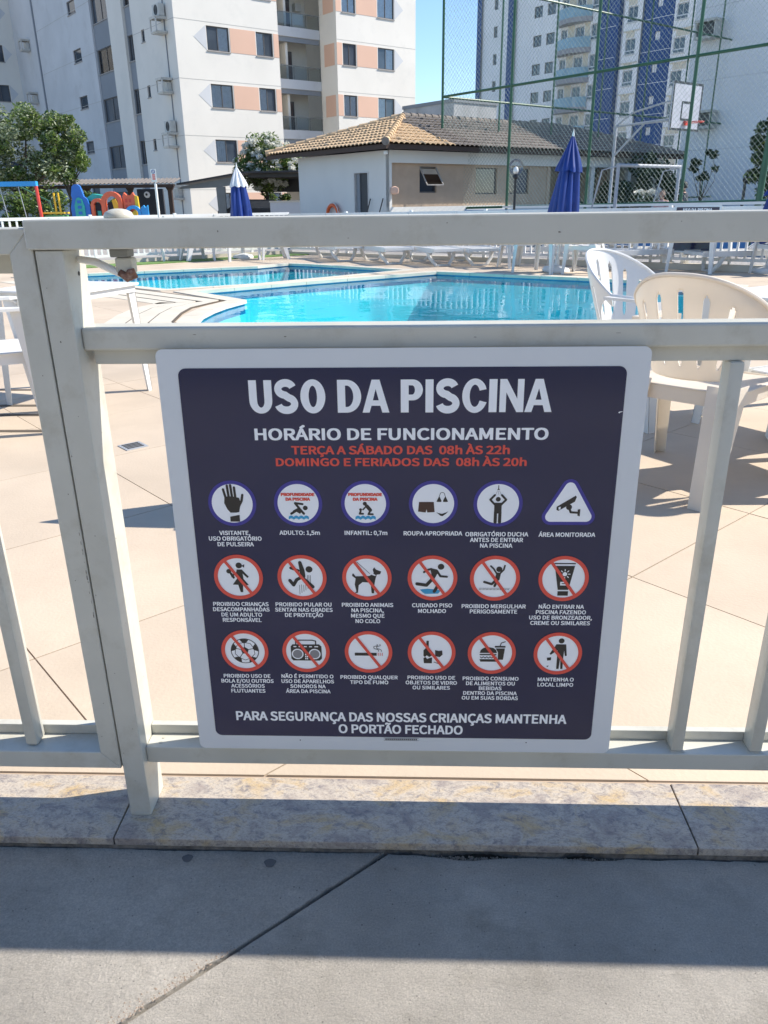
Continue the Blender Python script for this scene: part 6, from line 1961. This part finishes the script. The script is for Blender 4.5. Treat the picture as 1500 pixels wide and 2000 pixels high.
# parked car dimly seen under the carport
t = empty('parked_car', (-7.2, 39.2, 0), radians(8), 'dark car parked under the carport', 'car')
MB().prism([(-2.0, .3), (2.0, .3), (2.05, .7), (1.6, .92), (1.0, .98), (.5, 1.38), (-.9, 1.40), (-1.5, 1.02), (-2.0, .92)], -.8, .8, 'y').build('body', 'roof_dark', t)
MB().prism([(.88, 1.0), (.46, 1.32), (-.82, 1.34), (-1.32, 1.02)], -.806, -.801, 'y').build('side_window', 'glass_dark', t)
for x in (-1.25, 1.3):
    MB().lathe([(.31, -.10), (.33, -.08), (.33, .08), (.31, .10)], 20).build('wheel', 'black', t).matrix_local = Matrix.Translation((x, -.76, .33)) @ Matrix.Rotation(radians(90), 4, 'X')
tree('shrub_row', (-6.2, 42.8, 0), (0, 0, 1.0), (1.9, .4, .7), 14, .3, 2200, .08, [('leaf_a', .5), ('leaf_c', .5)], .05, 'sunlit shrubs seen under the carport roof', 'shrub', seed=44)

# ---- long low walkway roof
lr = empty('walkway_roof', (-15.6, 34.0, 0), 0, 'long low grey corrugated roof over a covered path', 'roof')
b = MB(); n = 150
for k in range(n + 1):
    x = 5.9 * k / n; z = .022 * sin(2 * pi * x / .17)
    b.v += [(x, -.45, 2.03 + z), (x, .75, 2.24 + z)]
for k in range(n): b.f.append((2 * k, 2 * k + 2, 2 * k + 3, 2 * k + 1))
o = b.build('corrugated_sheet', 'roof_grey', lr); m = o.modifiers.new('thickness', 'SOLIDIFY'); m.thickness = .02
MB().box(0, 5.9, -.40, -.32, 1.86, 1.985).build('fascia', 'wood_dark', lr)
for x in (.3, 2.1, 3.9, 5.55):
    MB().box(x, x + .16, -.12, .04, 0, 1.98).build('post', 'wood_dark', lr)
    MB().prism([(x - .15, 1.98), (x + .31, 1.98), (x + .17, 1.75), (x - .01, 1.75)], -.11, .03, 'y').build('brace', 'wood_dark', lr)
# dark doorway with round white mark in the wall behind
t = empty('dark_doorway', (-11.9, 35.6, 0), radians(4), 'dark open garage doorway with a white round mark under the low roof', 'doorway')
MB().box(0, 1.1, 0, .2, 0, 1.85).build('opening', 'room', t)
b = MB(); b.lathe([(.13, 0), (.13, .006)], 20); o = b.build('round_mark', 'white_plastic', t); o.matrix_local = Matrix.Translation((.42, -.004, 1.62)) @ Matrix.Rotation(radians(90), 4, 'X')
b = MB(); b.lathe([(.05, 0), (.05, .006)], 12); o = b.build('round_mark_centre', 'dark', t); o.matrix_local = Matrix.Translation((.40, -.012, 1.63)) @ Matrix.Rotation(radians(90), 4, 'X')

# ---- playground
t = empty('swing_frame', (-13.3, 26.0, 0), radians(0), 'swing frame with blue beam, red and green legs and thin chains', 'swing')
MB().box(-1.2, 1.46, -.08, .08, 1.80, 1.94).build('beam', 'toy_sky', t)
MB().tube([(1.42, .0, 1.80), (1.60, -.3, .0)], .055, 8).build('leg', 'red', t, smooth=True)
MB().tube([(.62, .1, 1.92), (1.55, .5, 1.35), (1.75, .6, 0)], .028, 8).build('brace', 'green', t, smooth=True)
MB().tube([(-1.2, .0, 1.80), (-1.35, -.3, .0)], .055, 8).build('leg', 'red', t, smooth=True)
for x in (.25, .85): MB().tube([(x, 0, 1.80), (x + .13, .05, .45)], .012, 6).build('chain', 'steel', t)
MB().box(.36, 1.0, -.1, .12, .42, .45).build('seat', 'toy_green', t)
t = empty('play_gym', (-11.4, 26.1, 0), 0, 'small play gym with yellow bars and green platform', 'play equipment')
for x in (.02, .16): MB().tube([(x, 0, 0), (x - .02, 0, 1.60)], .03, 8).build('bar', 'toy_yel', t, smooth=True)
MB().box(-.42, .30, -.1, .3, .98, 1.03).build('rail', 'toy_yel', t)
MB().box(-.34, .26, -.12, .3, .78, .94).build('platform', 'toy_green', t)
def arch(w, h, tk, n=10):
    """outline of an arch opening panel: outer w x h, legs tk thick"""
    o = [(0, 0), (0, h - w / 2)] + [(w / 2 - w / 2 * cos(pi * k / n), h - w / 2 + w / 2 * sin(pi * k / n)) for k in range(1, n)] + [(w, h - w / 2), (w, 0), (w - tk, 0), (w - tk, h - w / 2)]
    r = w / 2 - tk
    o += [(w / 2 + r * cos(pi * k / n), h - w / 2 + r * sin(pi * k / n)) for k in range(1, n)] + [(tk, h - w / 2), (tk, 0)]
    return o
t = empty('playhouse', (-10.95, 26.2, 0), 0, 'colourful plastic playhouse with blue pointed tower, orange arches and yellow slide', 'playhouse')
bt = MB().prism([(0, 0), (.0, 1.15), (.08, 1.42), (.06, 1.52), (.12, 1.78), (.20, 1.84), (.30, 1.84), (.38, 1.78), (.46, 1.48), (.56, 1.40), (.62, 1.15), (.62, 0)], 0, .10, 'y').build('tower_panel', 'toy_blue', t)
MB().prism([(.14, 0), (.14, 1.22), (.22, 1.42), (.30, 1.46), (.40, 1.40), (.46, 1.2), (.46, 0)], -.03, -.002, 'y').build('arch_panel', 'toy_teal', bt)
for z in (.95, 1.12, 1.28): MB().box(.24, .36, -.042, -.031, z, z + .09).build('step_hole', 'toy_blue', bt)
MB().prism([(.40, 1.38), (.70, 1.56), (1.02, 1.50), (.80, 1.30)], .12, .60, 'y').build('roof_panel', 'toy_teal', t)
rp = MB().prism(arch(.44, 1.42, .10), .02, .12, 'y').build('arch_panel', 'toy_or', t); rp.location = (.64, 0, 0)
dk = MB().box(.10, .34, .13, .16, 0, 1.3).build('dark_back', 'room', rp)
MB().box(.16, .28, .115, .128, .9, 1.05).build('badge', 'toy_teal', rp)
ap = MB().prism(arch(.68, 1.62, .14), -.12, .02, 'y').build('arch_panel', 'toy_or', t); ap.location = (1.04, 0, 0)
MB().box(.15, .52, .05, .08, 0, 1.3).build('dark_back', 'room', ap)
MB().prism([(.30, 1.36), (.42, 1.40), (.50, 1.2), (.53, .6), (.54, 0), (.44, 0), (.42, .6)], .022, .045, 'y').build('slide', 'toy_yel', ap)
wl = MB().box(1.73, 2.10, -.05, .06, 0, 1.46).build('wall_panel', 'toy_or', t)
MB().prism([(1.72, 1.46), (1.78, 1.58), (1.86, 1.50), (1.98, 1.50), (2.06, 1.58), (2.12, 1.46)], -.05, .06, 'y').build('battlement', 'toy_or', wl)
for i in range(3):
    for j in range(2): MB().box(1.80 + .12 * j, 1.87 + .12 * j, -.062, -.051, .95 + .17 * i, 1.05 + .17 * i).build('brick_mark', 'red', wl)
MB().prism([(2.102, 0), (2.102, 1.5), (2.2, 1.46), (2.26, 0)], -.04, .05, 'y').build('edge_panel', 'toy_yel', t)
t = empty('toy_climber', (-9.15, 26.0, 0), 0, 'low light blue plastic toy climber right of the playhouse', 'toy')
MB().prism(arch(.52, 1.20, .10), 0, .1, 'y').build('arch_panel', 'toy_sky', t)
MB().prism([(.14, 0), (.14, .95), (.34, 1.1), (.40, 0)], .11, .14, 'y').build('panel', 'toy_yel', t)
MB().prism([(.53, 0), (.53, 1.14), (.62, 1.20), (.66, 1.12), (.74, 1.20), (.76, 0)], 0, .1, 'y').build('side_panel', 'toy_sky', t)


# ---- unseen house added behind the camera for warm bounce light and sign reflections
t = empty('bounce_light_house', (0, -4.6, 0), 0, 'plain cream house added behind the camera for warm bounce light', 'building')
MB().box(-12, 12, -5, 0, -.03, 3.3).build('wall', 'wall', t)
MB().box(-12.3, 12.3, -5.3, .35, 3.302, 3.45).build('roof_slab', 'wall_slate', t)
